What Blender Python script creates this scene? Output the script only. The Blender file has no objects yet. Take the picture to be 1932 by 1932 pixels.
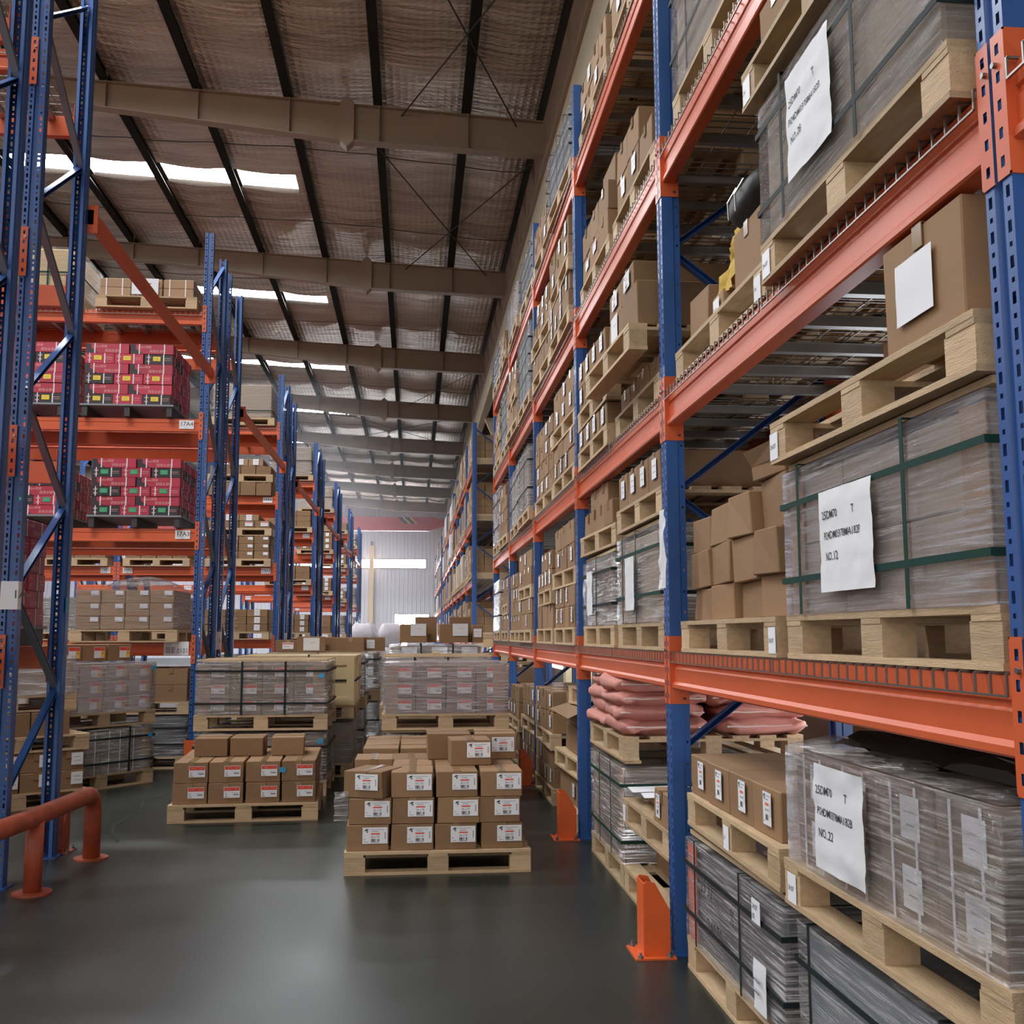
import bpy, math, random
from mathutils import Vector, Matrix, noise as mnoise

S = bpy.context.scene
COL = S.collection
rnd = random.Random(11)
PI = math.pi

# ------------------------------------------------------------------ camera, sky, exposure
cam_data = bpy.data.cameras.new('camera')
cam_data.sensor_width = 36.0
cam_data.lens = 36.0 * 1960.0 / 1932.0
cam_data.clip_end = 300
cam = bpy.data.objects.new('camera', cam_data)
COL.objects.link(cam)
cam.location = (0, 0, 1.47)
cam.rotation_euler = (math.radians(90 + 6.77), math.radians(0.1), math.radians(-5.38))
S.camera = cam

world = bpy.data.worlds.new('world')
S.world = world
world.use_nodes = True
wn = world.node_tree.nodes
wn['Background'].inputs['Color'].default_value = (1.0, 0.965, 0.93, 1)
wn['Background'].inputs['Strength'].default_value = 1.0

S.view_settings.view_transform = 'Standard'
S.view_settings.look = 'None'
S.view_settings.exposure = 0.62
S.view_settings.gamma = 1.0
S.view_settings.use_curve_mapping = False
try:
    S.cycles.max_bounces = 7
    S.cycles.diffuse_bounces = 4
    S.cycles.glossy_bounces = 3
    S.cycles.transmission_bounces = 3
    S.cycles.transparent_max_bounces = 10
    S.cycles.caustics_reflective = False
    S.cycles.caustics_refractive = False
    S.cycles.sample_clamp_indirect = 4.0
    S.cycles.use_denoising = True
except Exception:
    pass

# ------------------------------------------------------------------ materials
MATS = {}


def new_mat(name):
    m = bpy.data.materials.new(name)
    m.use_nodes = True
    nt = m.node_tree
    return m, nt, nt.nodes['Principled BSDF']


def mat(name, col, rough=0.5, metal=0.0, vary=0.0, nscale=6.0, namount=0.0, bump=0.0, bscale=40.0,
        stretch=(1, 1, 1), coat=0.0, spec=0.5):
    """plain procedural paint / wood / card: base colour, per-object variation, stretched noise and bump"""
    m, nt, b = new_mat(name)
    N, L = nt.nodes, nt.links
    b.inputs['Roughness'].default_value = rough
    b.inputs['Metallic'].default_value = metal
    b.inputs['Specular IOR Level'].default_value = spec
    b.inputs['Coat Weight'].default_value = coat
    b.inputs['Coat Roughness'].default_value = 0.12
    tc = N.new('ShaderNodeTexCoord')
    mp = N.new('ShaderNodeMapping')
    mp.inputs['Scale'].default_value = stretch
    L.new(tc.outputs['Object'], mp.inputs['Vector'])
    nz = N.new('ShaderNodeTexNoise')
    nz.inputs['Scale'].default_value = nscale
    nz.inputs['Detail'].default_value = 4
    L.new(mp.outputs[0], nz.inputs['Vector'])
    hsv = N.new('ShaderNodeHueSaturation')
    hsv.inputs['Color'].default_value = (*col, 1)
    val = N.new('ShaderNodeMath')
    val.operation = 'MULTIPLY_ADD'
    val.inputs[1].default_value = 2 * namount
    val.inputs[2].default_value = 1 - namount
    L.new(nz.outputs[0], val.inputs[0])
    if vary:
        oi = N.new('ShaderNodeObjectInfo')
        v2 = N.new('ShaderNodeMath')
        v2.operation = 'MULTIPLY_ADD'
        v2.inputs[1].default_value = 2 * vary
        v2.inputs[2].default_value = 1 - vary
        L.new(oi.outputs['Random'], v2.inputs[0])
        v3 = N.new('ShaderNodeMath')
        v3.operation = 'MULTIPLY'
        L.new(v2.outputs[0], v3.inputs[0])
        L.new(val.outputs[0], v3.inputs[1])
        L.new(v3.outputs[0], hsv.inputs['Value'])
    else:
        L.new(val.outputs[0], hsv.inputs['Value'])
    L.new(hsv.outputs[0], b.inputs['Base Color'])
    if bump:
        bp = N.new('ShaderNodeBump')
        bp.inputs['Strength'].default_value = bump
        bp.inputs['Distance'].default_value = 0.01
        nb = N.new('ShaderNodeTexNoise')
        nb.inputs['Scale'].default_value = bscale
        L.new(mp.outputs[0], nb.inputs['Vector'])
        L.new(nb.outputs[0], bp.inputs['Height'])
        L.new(bp.outputs[0], b.inputs['Normal'])
    MATS[name] = m
    return m


def film_mat(name, tint, low, high, rough=0.14, shine=0.5, crinkle=0.35):
    """stretch film: see-through sheet with shiny streaked wrinkles"""
    m, nt, b = new_mat(name)
    N, L = nt.nodes, nt.links
    b.inputs['Base Color'].default_value = (*tint, 1)
    b.inputs['Roughness'].default_value = rough
    b.inputs['Metallic'].default_value = shine
    b.inputs['Specular IOR Level'].default_value = 0.9
    tc = N.new('ShaderNodeTexCoord')
    mp = N.new('ShaderNodeMapping')
    mp.inputs['Scale'].default_value = (0.55, 0.55, 19)
    mp.inputs['Rotation'].default_value = (0.0, 0.02, 0)
    L.new(tc.outputs['Object'], mp.inputs['Vector'])
    n1 = N.new('ShaderNodeTexNoise')
    n1.inputs['Scale'].default_value = 4.5
    n1.inputs['Detail'].default_value = 7
    n1.inputs['Roughness'].default_value = 0.7
    n1.inputs['Distortion'].default_value = 0.15
    L.new(mp.outputs[0], n1.inputs['Vector'])
    n2 = N.new('ShaderNodeTexNoise')
    n2.inputs['Scale'].default_value = 3.0
    L.new(tc.outputs['Object'], n2.inputs['Vector'])
    st = N.new('ShaderNodeMapRange')
    st.inputs['From Min'].default_value = 0.47
    st.inputs['From Max'].default_value = 0.60
    L.new(n1.outputs[0], st.inputs['Value'])
    ad = N.new('ShaderNodeMath')
    ad.operation = 'MULTIPLY'
    L.new(st.outputs[0], ad.inputs[0])
    L.new(n2.outputs[0], ad.inputs[1])
    mr = N.new('ShaderNodeMapRange')
    mr.inputs['From Min'].default_value = 0.0
    mr.inputs['From Max'].default_value = 0.60
    mr.inputs['To Min'].default_value = low
    mr.inputs['To Max'].default_value = high
    L.new(ad.outputs[0], mr.inputs['Value'])
    bp = N.new('ShaderNodeBump')
    bp.inputs['Strength'].default_value = 1.0
    bp.inputs['Distance'].default_value = 0.03
    n4 = N.new('ShaderNodeTexNoise')
    n4.inputs['Scale'].default_value = 20
    n4.inputs['Detail'].default_value = 3
    L.new(tc.outputs['Object'], n4.inputs['Vector'])
    hs = N.new('ShaderNodeMath')
    hs.operation = 'MULTIPLY_ADD'
    hs.inputs[1].default_value = crinkle
    L.new(n4.outputs[0], hs.inputs[0])
    L.new(n1.outputs[0], hs.inputs[2])
    L.new(hs.outputs[0], bp.inputs['Height'])
    L.new(bp.outputs[0], b.inputs['Normal'])
    tr = N.new('ShaderNodeBsdfTransparent')
    tr.inputs['Color'].default_value = (0.93, 0.93, 0.94, 1)
    mx = N.new('ShaderNodeMixShader')
    L.new(mr.outputs[0], mx.inputs['Fac'])
    L.new(tr.outputs[0], mx.inputs[1])
    L.new(b.outputs[0], mx.inputs[2])
    L.new(mx.outputs[0], nt.nodes['Material Output'].inputs['Surface'])
    MATS[name] = m
    return m


def emit_mat(name, col, strength):
    m = bpy.data.materials.new(name)
    m.use_nodes = True
    nt = m.node_tree
    nt.nodes.clear()
    e = nt.nodes.new('ShaderNodeEmission')
    e.inputs['Color'].default_value = (*col, 1)
    e.inputs['Strength'].default_value = strength
    o = nt.nodes.new('ShaderNodeOutputMaterial')
    nt.links.new(e.outputs[0], o.inputs['Surface'])
    MATS[name] = m
    return m


mat('blue', (0.024, 0.088, 0.285), 0.38, vary=0.06, namount=0.18, nscale=5, coat=0.08)
mat('orange', (0.60, 0.11, 0.038), 0.36, vary=0.05, namount=0.12, nscale=4, coat=0.0, spec=0.4)
mat('red_paint', (0.50, 0.085, 0.06), 0.4, namount=0.12)
mat('rail_orange', (0.34, 0.065, 0.028), 0.5, namount=0.55, nscale=9)
mat('guard_orange', (0.72, 0.12, 0.025), 0.42, namount=0.15, nscale=11)
mat('brace_grey', (0.20, 0.22, 0.25), 0.5)
mat('zinc', (0.42, 0.42, 0.41), 0.38, metal=0.75, namount=0.2)
mat('wire', (0.30, 0.28, 0.26), 0.35, metal=0.85)
mat('card', (0.275, 0.163, 0.087), 0.72, vary=0.16, namount=0.10, nscale=3, bump=0.15, bscale=18, spec=0.25)
mat('card_pale', (0.37, 0.235, 0.14), 0.72, vary=0.10, namount=0.10, nscale=3, bump=0.15, bscale=18, spec=0.25)
mat('card_dark', (0.035, 0.033, 0.034), 0.6, vary=0.1, namount=0.1)
mat('card_in', (0.20, 0.11, 0.055), 0.85, namount=0.1)
mat('tape', (0.28, 0.17, 0.085), 0.18, namount=0.12, spec=0.6)
mat('wood', (0.50, 0.355, 0.215), 0.62, vary=0.17, namount=0.30, nscale=7, stretch=(1.2, 5, 9), bump=0.25, bscale=30, spec=0.25)
mat('wood_old', (0.42, 0.285, 0.16), 0.7, vary=0.15, namount=0.35, nscale=7, stretch=(1.2, 5, 9), bump=0.25, bscale=30, spec=0.2)
mat('ply', (0.60, 0.45, 0.25), 0.6, vary=0.08, namount=0.15, nscale=5, stretch=(1, 1, 6), spec=0.25)
mat('paper', (0.74, 0.74, 0.76), 0.6, vary=0.05, namount=0.05, nscale=10, bump=0.5, bscale=9)
mat('label_white', (0.80, 0.80, 0.83), 0.5, vary=0.04)
mat('ink', (0.03, 0.03, 0.035), 0.6)
mat('ink_grey', (0.30, 0.30, 0.33), 0.6)
mat('red_ink', (0.72, 0.055, 0.035), 0.5)
mat('orange_ink', (0.75, 0.18, 0.10), 0.5)
mat('yellow_ink', (0.85, 0.48, 0.06), 0.5)
mat('sticker_yellow', (0.85, 0.62, 0.02), 0.5)
mat('sticker_green', (0.03, 0.36, 0.15), 0.5)
mat('sticker_blue', (0.02, 0.30, 0.55), 0.5)
mat('crimson', (0.44, 0.028, 0.062), 0.42, vary=0.14, namount=0.06)
mat('black_print', (0.022, 0.02, 0.024), 0.45)
mat('pink_print', (0.78, 0.38, 0.36), 0.5)
mat('white_strap', (0.78, 0.76, 0.78), 0.4)
mat('strap_green', (0.012, 0.045, 0.036), 0.6, spec=0.15)
mat('strap_black', (0.016, 0.022, 0.023), 0.6, spec=0.15)
mat('sack_pink', (0.52, 0.215, 0.175), 0.75, vary=0.07, namount=0.16, nscale=5, bump=0.5, bscale=14)
mat('sack_white', (0.66, 0.62, 0.66), 0.8, vary=0.05, namount=0.15, nscale=4, bump=0.6, bscale=8)
mat('thread', (0.65, 0.5, 0.45), 0.8)
mat('bag_black', (0.025, 0.022, 0.021), 0.5, spec=0.25, namount=0.2, bump=0.4, bscale=12)
mat('cloth_yellow', (0.55, 0.36, 0.07), 0.8, namount=0.25, nscale=12)
mat('plastic_grey', (0.22, 0.24, 0.26), 0.5, vary=0.05, namount=0.1)
mat('plastic_black', (0.03, 0.03, 0.032), 0.5)
mat('core_grey', (0.10, 0.095, 0.095), 0.5, namount=0.25, nscale=3)
mat('core_brown', (0.20, 0.135, 0.095), 0.65, vary=0.12, namount=0.15, nscale=3)
mat('core_pale', (0.40, 0.31, 0.23), 0.65, vary=0.1, namount=0.12, nscale=3)
mat('cream', (0.60, 0.50, 0.34), 0.5, namount=0.08)
mat('post_cream', (0.72, 0.52, 0.30), 0.5)
mat('tan_steel', (0.30, 0.205, 0.135), 0.55, namount=0.12, nscale=2)
mat('purlin_steel_shade', (0.022, 0.019, 0.016), 0.9, spec=0.1)  # near black: shade under and beside the purlins put into their colour
mat('rope', (0.03, 0.028, 0.026), 0.6)
mat('wall_panel', (0.66, 0.64, 0.70), 0.6, namount=0.06)
mat('wall_dark', (0.16, 0.14, 0.125), 0.7, namount=0.15)
mat('crane_red', (0.50, 0.045, 0.05), 0.45, namount=0.1)
mat('crane_yellow', (0.8, 0.5, 0.1), 0.5)
mat('bolt', (0.25, 0.25, 0.25), 0.35, metal=0.8)
mat('crack_dark', (0.008, 0.009, 0.008), 0.9)
film_mat('film', (0.90, 0.88, 0.88), 0.14, 0.90)
film_mat('film_dense', (0.90, 0.87, 0.85), 0.26, 1.0, 0.11, 0.65, 0.9)
film_mat('film_thin', (0.85, 0.84, 0.86), 0.05, 0.45)
film_mat('film_lilac', (0.86, 0.81, 0.85), 0.26, 0.85, 0.16, 0.4)
emit_mat('skylight_glow', (0.93, 0.97, 1.0), 48.0)
emit_mat('window_glow', (0.86, 0.92, 1.0), 30.0)
emit_mat('side_window_glow', (0.9, 0.94, 1.0), 5.0)


def floor_mat():
    m, nt, b = new_mat('floor_coat')
    N, L = nt.nodes, nt.links
    tc = N.new('ShaderNodeTexCoord')
    n1 = N.new('ShaderNodeTexNoise')
    n1.inputs['Scale'].default_value = 0.55
    n1.inputs['Detail'].default_value = 6
    L.new(tc.outputs['Object'], n1.inputs['Vector'])
    cr = N.new('ShaderNodeValToRGB')
    cr.color_ramp.elements[0].position = 0.32
    cr.color_ramp.elements[0].color = (0.012, 0.016, 0.0135, 1)
    cr.color_ramp.elements[1].position = 0.72
    cr.color_ramp.elements[1].color = (0.033, 0.038, 0.033, 1)
    L.new(n1.outputs[0], cr.inputs[0])
    L.new(cr.outputs[0], b.inputs['Base Color'])
    mp = N.new('ShaderNodeMapping')
    mp.inputs['Scale'].default_value = (1.2, 0.7, 1)
    L.new(tc.outputs['Object'], mp.inputs['Vector'])
    n2 = N.new('ShaderNodeTexNoise')
    n2.inputs['Scale'].default_value = 1.3
    n2.inputs['Detail'].default_value = 1.5
    L.new(mp.outputs[0], n2.inputs['Vector'])
    mr = N.new('ShaderNodeMapRange')
    mr.inputs['From Min'].default_value = 0.2
    mr.inputs['From Max'].default_value = 0.8
    mr.inputs['To Min'].default_value = 0.285
    mr.inputs['To Max'].default_value = 0.40
    L.new(n2.outputs[0], mr.inputs['Value'])
    L.new(mr.outputs[0], b.inputs['Roughness'])
    b.inputs['Specular IOR Level'].default_value = 0.42
    MATS['floor_coat'] = m


def foil_mat():
    """silver reinforced insulation foil: fine square scrim and long sagging wrinkles"""
    m, nt, b = new_mat('foil')
    N, L = nt.nodes, nt.links
    b.inputs['Metallic'].default_value = 0.5
    tc = N.new('ShaderNodeTexCoord')
    n1 = N.new('ShaderNodeTexNoise')
    n1.inputs['Scale'].default_value = 0.9
    n1.inputs['Detail'].default_value = 5
    mp = N.new('ShaderNodeMapping')
    mp.inputs['Scale'].default_value = (0.7, 4.0, 1)
    L.new(tc.outputs['Object'], mp.inputs['Vector'])
    L.new(mp.outputs[0], n1.inputs['Vector'])
    cr = N.new('ShaderNodeValToRGB')
    cr.color_ramp.elements[0].position = 0.3
    cr.color_ramp.elements[0].color = (0.40, 0.30, 0.225, 1)
    cr.color_ramp.elements[1].position = 0.75
    cr.color_ramp.elements[1].color = (0.72, 0.59, 0.475, 1)
    L.new(n1.outputs[0], cr.inputs[0])
    L.new(cr.outputs[0], b.inputs['Base Color'])
    b.inputs['Roughness'].default_value = 0.36
    sx = N.new('ShaderNodeTexWave')
    sx.bands_direction = 'X'
    sx.inputs['Scale'].default_value = 2.6
    sy = N.new('ShaderNodeTexWave')
    sy.bands_direction = 'Y'
    sy.inputs['Scale'].default_value = 2.6
    for w in (sx, sy):
        L.new(tc.outputs['Object'], w.inputs['Vector'])
    ad = N.new('ShaderNodeMath')
    ad.operation = 'MAXIMUM'
    L.new(sx.outputs['Fac'], ad.inputs[0])
    L.new(sy.outputs['Fac'], ad.inputs[1])
    ad2 = N.new('ShaderNodeMath')
    ad2.operation = 'MULTIPLY_ADD'
    ad2.inputs[1].default_value = 0.35
    L.new(ad.outputs[0], ad2.inputs[0])
    n3 = N.new('ShaderNodeTexNoise')
    n3.inputs['Scale'].default_value = 2.2
    n3.inputs['Detail'].default_value = 6
    L.new(mp.outputs[0], n3.inputs['Vector'])
    m3 = N.new('ShaderNodeMath')
    m3.operation = 'MULTIPLY'
    m3.inputs[1].default_value = 3.0
    L.new(n3.outputs[0], m3.inputs[0])
    L.new(m3.outputs[0], ad2.inputs[2])
    bp = N.new('ShaderNodeBump')
    bp.inputs['Strength'].default_value = 0.8
    bp.inputs['Distance'].default_value = 0.05
    L.new(ad2.outputs[0], bp.inputs['Height'])
    L.new(bp.outputs[0], b.inputs['Normal'])
    MATS['foil'] = m


floor_mat()
foil_mat()


# ------------------------------------------------------------------ mesh builder
class MB:
    def __init__(s):
        s.v, s.f, s.m, s.slots = [], [], [], []

    def mi(s, name):
        if name not in s.slots:
            s.slots.append(name)
        return s.slots.index(name)

    def face(s, pts, m):
        i = len(s.v)
        s.v.extend(pts)
        s.f.append(tuple(range(i, i + len(pts))))
        s.m.append(s.mi(m))

    def poly(s, verts, faces, m):
        i = len(s.v)
        s.v.extend(verts)
        k = s.mi(m)
        for f in faces:
            s.f.append(tuple(i + a for a in f))
            s.m.append(k)

    def box(s, a, b, m, warp=None):
        x0, y0, z0 = a
        x1, y1, z1 = b
        V = [(x0, y0, z0), (x1, y0, z0), (x1, y1, z0), (x0, y1, z0), (x0, y0, z1), (x1, y0, z1), (x1, y1, z1), (x0, y1, z1)]
        s.poly(V, [(0, 3, 2, 1), (4, 5, 6, 7), (0, 1, 5, 4), (1, 2, 6, 5), (2, 3, 7, 6), (3, 0, 4, 7)], m)

    def cbox(s, a, b, c, m, warp=None):
        """chamfered box; warp = 8 corner offsets blended through the solid"""
        lo, hi = Vector(a), Vector(b)
        V, idx = [], {}
        for i in range(8):
            sg = [(i >> k) & 1 for k in range(3)]
            P = [hi[k] if sg[k] else lo[k] for k in range(3)]
            for ax in range(3):
                q = list(P)
                for k in range(3):
                    if k != ax:
                        q[k] += -c if sg[k] else c
                idx[(i, ax)] = len(V)
                V.append(q)
        F = []
        for ax in range(3):
            u, w = (ax + 1) % 3, (ax + 2) % 3
            for sd in (0, 1):
                ring = []
                for (a1, b1) in ((0, 0), (1, 0), (1, 1), (0, 1)):
                    ring.append(idx[((sd << ax) | (a1 << u) | (b1 << w), ax)])
                F.append(tuple(ring) if sd else tuple(reversed(ring)))
            # edges parallel to ax
            for a1 in (0, 1):
                for b1 in (0, 1):
                    i0 = (a1 << u) | (b1 << w)
                    i1 = i0 | (1 << ax)
                    q = (idx[(i0, u)], idx[(i1, u)], idx[(i1, w)], idx[(i0, w)])
                    F.append(q if (a1 ^ b1) else tuple(reversed(q)))
        for i in range(8):
            t = (idx[(i, 0)], idx[(i, 1)], idx[(i, 2)])
            par = bin(i).count('1') % 2
            F.append(t if par else tuple(reversed(t)))
        if warp:
            d = hi - lo
            out = []
            for q in V:
                t = [(q[k] - lo[k]) / d[k] for k in range(3)]
                o = Vector((0, 0, 0))
                for i in range(8):
                    w8 = 1.0
                    for k in range(3):
                        w8 *= t[k] if (i >> k) & 1 else 1 - t[k]
                    o += w8 * Vector(warp[i])
                out.append((q[0] + o.x, q[1] + o.y, q[2] + o.z))
            V = out
        s.poly([tuple(q) for q in V], F, m)

    def prism(s, prof, axis, t0, t1, m, closed=True, caps=True):
        """extrude a 2-D profile (list of (a,b)) along axis 0/1/2 from t0 to t1; (a,b) are the other two axes in order"""
        def P(a, b, t):
            return (t, a, b) if axis == 0 else ((a, t, b) if axis == 1 else (a, b, t))
        n = len(prof)
        V = [P(a, b, t0) for a, b in prof] + [P(a, b, t1) for a, b in prof]
        F = []
        for i in range(n if closed else n - 1):
            j = (i + 1) % n
            F.append((i, j, n + j, n + i))
        if closed and caps:
            F.append(tuple(range(n - 1, -1, -1)))
            F.append(tuple(range(n, 2 * n)))
        s.poly(V, F, m)

    def tube(s, pts, r, m, n=8, cap=True):
        pts = [Vector(p) for p in pts]
        V, F = [], []
        up = None
        for i, p in enumerate(pts):
            t = (pts[min(i + 1, len(pts) - 1)] - pts[max(i - 1, 0)]).normalized()
            if up is None:
                up = Vector((0, 0, 1)) if abs(t.z) < 0.9 else Vector((1, 0, 0))
            sd = t.cross(up).normalized()
            up = sd.cross(t).normalized()
            for k in range(n):
                a = 2 * PI * (k + 0.5) / n
                V.append(tuple(p + r * (math.cos(a) * sd + math.sin(a) * up)))
        for i in range(len(pts) - 1):
            for k in range(n):
                k2 = (k + 1) % n
                F.append((i * n + k, i * n + k2, (i + 1) * n + k2, (i + 1) * n + k))
        if cap:
            F.append(tuple(range(n - 1, -1, -1)))
            e = (len(pts) - 1) * n
            F.append(tuple(range(e, e + n)))
        s.poly(V, F, m)

    def text(s, txt, size, o, m, ux=(1, 0, 0), uy=(0, 0, 1), align='LEFT', sx=1.0):
        vs, fs, wid = text_geo(txt)
        off = 0 if align == 'LEFT' else (-wid / 2 if align == 'CENTER' else -wid)
        ux, uy, o = Vector(ux), Vector(uy), Vector(o)
        V = [tuple(o + ux * ((x + off) * size * sx) + uy * (y * size)) for x, y in vs]
        s.poly(V, fs, m)

    def mesh(s, name, smooth=False):
        me = bpy.data.meshes.new(name)
        me.from_pydata(s.v, [], s.f)
        for k in s.slots:
            me.materials.append(MATS[k])
        me.polygons.foreach_set('material_index', s.m)
        if smooth:
            me.polygons.foreach_set('use_smooth', [True] * len(me.polygons))
        me.update()
        return me


_TEXT = {}


def text_geo(txt, bold=0.0):
    if (txt, bold) in _TEXT:
        return _TEXT[(txt, bold)]
    cu = bpy.data.curves.new('lettering', 'FONT')
    cu.body = txt
    cu.resolution_u = 2
    cu.offset = bold
    ob = bpy.data.objects.new('lettering', cu)
    COL.objects.link(ob)
    dg = bpy.context.evaluated_depsgraph_get()
    me = bpy.data.meshes.new_from_object(ob.evaluated_get(dg))
    vs = [(v.co.x, v.co.y) for v in me.vertices]
    fs = [tuple(p.vertices) for p in me.polygons]
    wid = max([x for x, y in vs] or [0])
    bpy.data.objects.remove(ob)
    bpy.data.curves.remove(cu)
    bpy.data.meshes.remove(me)
    _TEXT[(txt, bold)] = (vs, fs, wid)
    return _TEXT[(txt, bold)]


# ------------------------------------------------------------------ object helpers
def obj(name, me, parent=None, loc=(0, 0, 0), rot=(0, 0, 0)):
    o = bpy.data.objects.new(name, me)
    COL.objects.link(o)
    o.parent = parent
    o.location = loc
    o.rotation_euler = rot
    return o


def tag(o, label, cat, group=None, kind=None):
    o['label'] = label
    o['category'] = cat
    if group:
        o['group'] = group
    if kind:
        o['kind'] = kind
    return o


def struct(name, me, label, loc=(0, 0, 0), rot=(0, 0, 0)):
    o = obj(name, me, None, loc, rot)
    o['kind'] = 'structure'
    o['label'] = label
    return o


class Frame:
    """a place to stand things: origin and heading; local x runs across the front, local -y faces the viewer of the load"""
    def __init__(s, x, y, z, rot=0.0):
        s.o = Vector((x, y, z))
        s.r = rot

    def at(s, p):
        c, d = math.cos(s.r), math.sin(s.r)
        return (s.o.x + c * p[0] - d * p[1], s.o.y + d * p[0] + c * p[1], s.o.z + p[2])


ORD = ['first', 'second', 'third', 'fourth', 'fifth', 'sixth', 'seventh', 'eighth', 'ninth', 'tenth', 'eleventh', 'twelfth']
CACHE = {}


def cached(key, fn):
    if key not in CACHE:
        CACHE[key] = fn()
    return CACHE[key]

# ------------------------------------------------------------------ building shell
YB0, BAY, NB = 1.9, 7.5, 9            # rafter lines at YB0 + BAY*k
YEND = 72.0


def zr(x):
    return 10.25 + 0.05 * (2.0 - x)


b = MB()
b.face([(-26, -9, 0), (3.1, -9, 0), (3.1, YEND + .2, 0), (-26, YEND + .2, 0)], 'floor_coat')
b.face([(-26, -9, -.2), (-26, YEND + .2, -.2), (3.1, YEND + .2, -.2), (3.1, -9, -.2)], 'floor_coat')
struct('floor', b.mesh('floor'), 'dark green grey coated concrete floor of the warehouse aisle')

# insulation foil, sagging between the purlins, open where the rooflights sit
b = MB()
nx, ny = 112, 174
y_start = YB0 + 2.0833 - 9 * BAY / 18
cell = BAY / 18
def sky_gap(i, j):
    inx = 19 <= i < 43 or 64 <= i < 92
    jj = (j + 14) % 18
    return inx and jj in (8, 9)
vid = {}
def foil_pt(i, j):
    if (i, j) not in vid:
        x, y = 2.3 - .25 * i, y_start + cell * j
        t = (i % 6) / 6
        sag = math.sin(PI * t)
        ym = ((j + 14) % 18) / 18
        w = mnoise.noise(Vector((x * .8, y * .55, 3)))
        w2 = mnoise.noise(Vector((x * 2.2, y * 3.1, 9)))
        z = zr(x) + .205 - .055 * sag + sag * (.05 * w + .028 * w2)
        vid[(i, j)] = len(b.v)
        b.v.append((x, y, z))
    return vid[(i, j)]
fm = b.mi('foil')
for i in range(nx):
    for j in range(ny):
        if i == 0 or sky_gap(i, j):
            continue
        b.f.append((foil_pt(i, j), foil_pt(i + 1, j), foil_pt(i + 1, j + 1), foil_pt(i, j + 1)))
        b.m.append(fm)
struct('ceiling', b.mesh('ceiling', True), 'sagging silver foil insulation under the metal roof')
b = MB()
b.face([(2.9, y_start, zr(2.9) + .5), (2.9, YEND, zr(2.9) + .5), (-26, YEND, zr(-26) + .5), (-26, y_start, zr(-26) + .5)], 'wall_dark')
# leave the rooflight strips open in the outer sheet
b = MB()
edges_y = [y_start]
for k in range(0, NB + 1):
    ym = YB0 + BAY * k + BAY / 2
    if ym - .42 > y_start and ym + .42 < YEND:
        edges_y += [ym - .42, ym + .42]
edges_y.append(YEND)
for q in range(len(edges_y) - 1):
    y0, y1 = edges_y[q], edges_y[q + 1]
    spans = [(2.95, -26)] if q % 2 == 0 else [(2.95, -2.45), (-8.45, -13.7), (-20.7, -26)]
    for x0, x1 in spans:
        b.face([(x0, y0, zr(x0) + .34), (x0, y1, zr(x0) + .34), (x1, y1, zr(x1) + .34), (x1, y0, zr(x1) + .34)], 'wall_dark')
struct('roof', b.mesh('roof'), 'metal roof sheeting above the insulation foil')
for k in range(0, NB):
    ym = YB0 + BAY * k + BAY / 2
    if ym + .42 > YEND:
        continue
    for x0, x1 in ((-2.45, -8.45), (-13.7, -20.7)):  # second span is an unseen outer row, added to light the hall
        b = MB()
        b.face([(x0, ym - .42, zr(x0) + .26), (x1, ym - .42, zr(x1) + .26), (x1, ym + .42, zr(x1) + .26), (x0, ym + .42, zr(x0) + .26)], 'skylight_glow')
        struct('window_%d' % (k + 20 + (40 if x0 < -10 else 0)), b.mesh('rooflight'), 'white glowing rooflight strip in the roof, outer set added for light')

# purlins and rafters
for k in range(-1, 18):
    x = .8 - 1.5 * k
    z0 = zr(x)
    b = MB()
    b.prism([(x - .06, z0), (x + .09, z0), (x + .09, z0 + .025), (x - .045, z0 + .025), (x - .045, z0 + .2), (x + .09, z0 + .2), (x + .09, z0 + .225), (x - .06, z0 + .225)], 1, y_start, YEND, 'purlin_steel_shade')  # section widened to draw the shade band along each purlin
    struct('purlin', b.mesh('purlin'), 'roof purlin, darkened and widened for the shade beside it, running the hall')


def rafter_depth(x):
    if x > -1.2:
        return .66 - .05 * (x + 1.2) / 3.2
    if x > -8:
        return .66 - .24 * min(1, (-1.2 - x) / 4.8)
    return .42 + .03 * (-8 - x)


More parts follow.
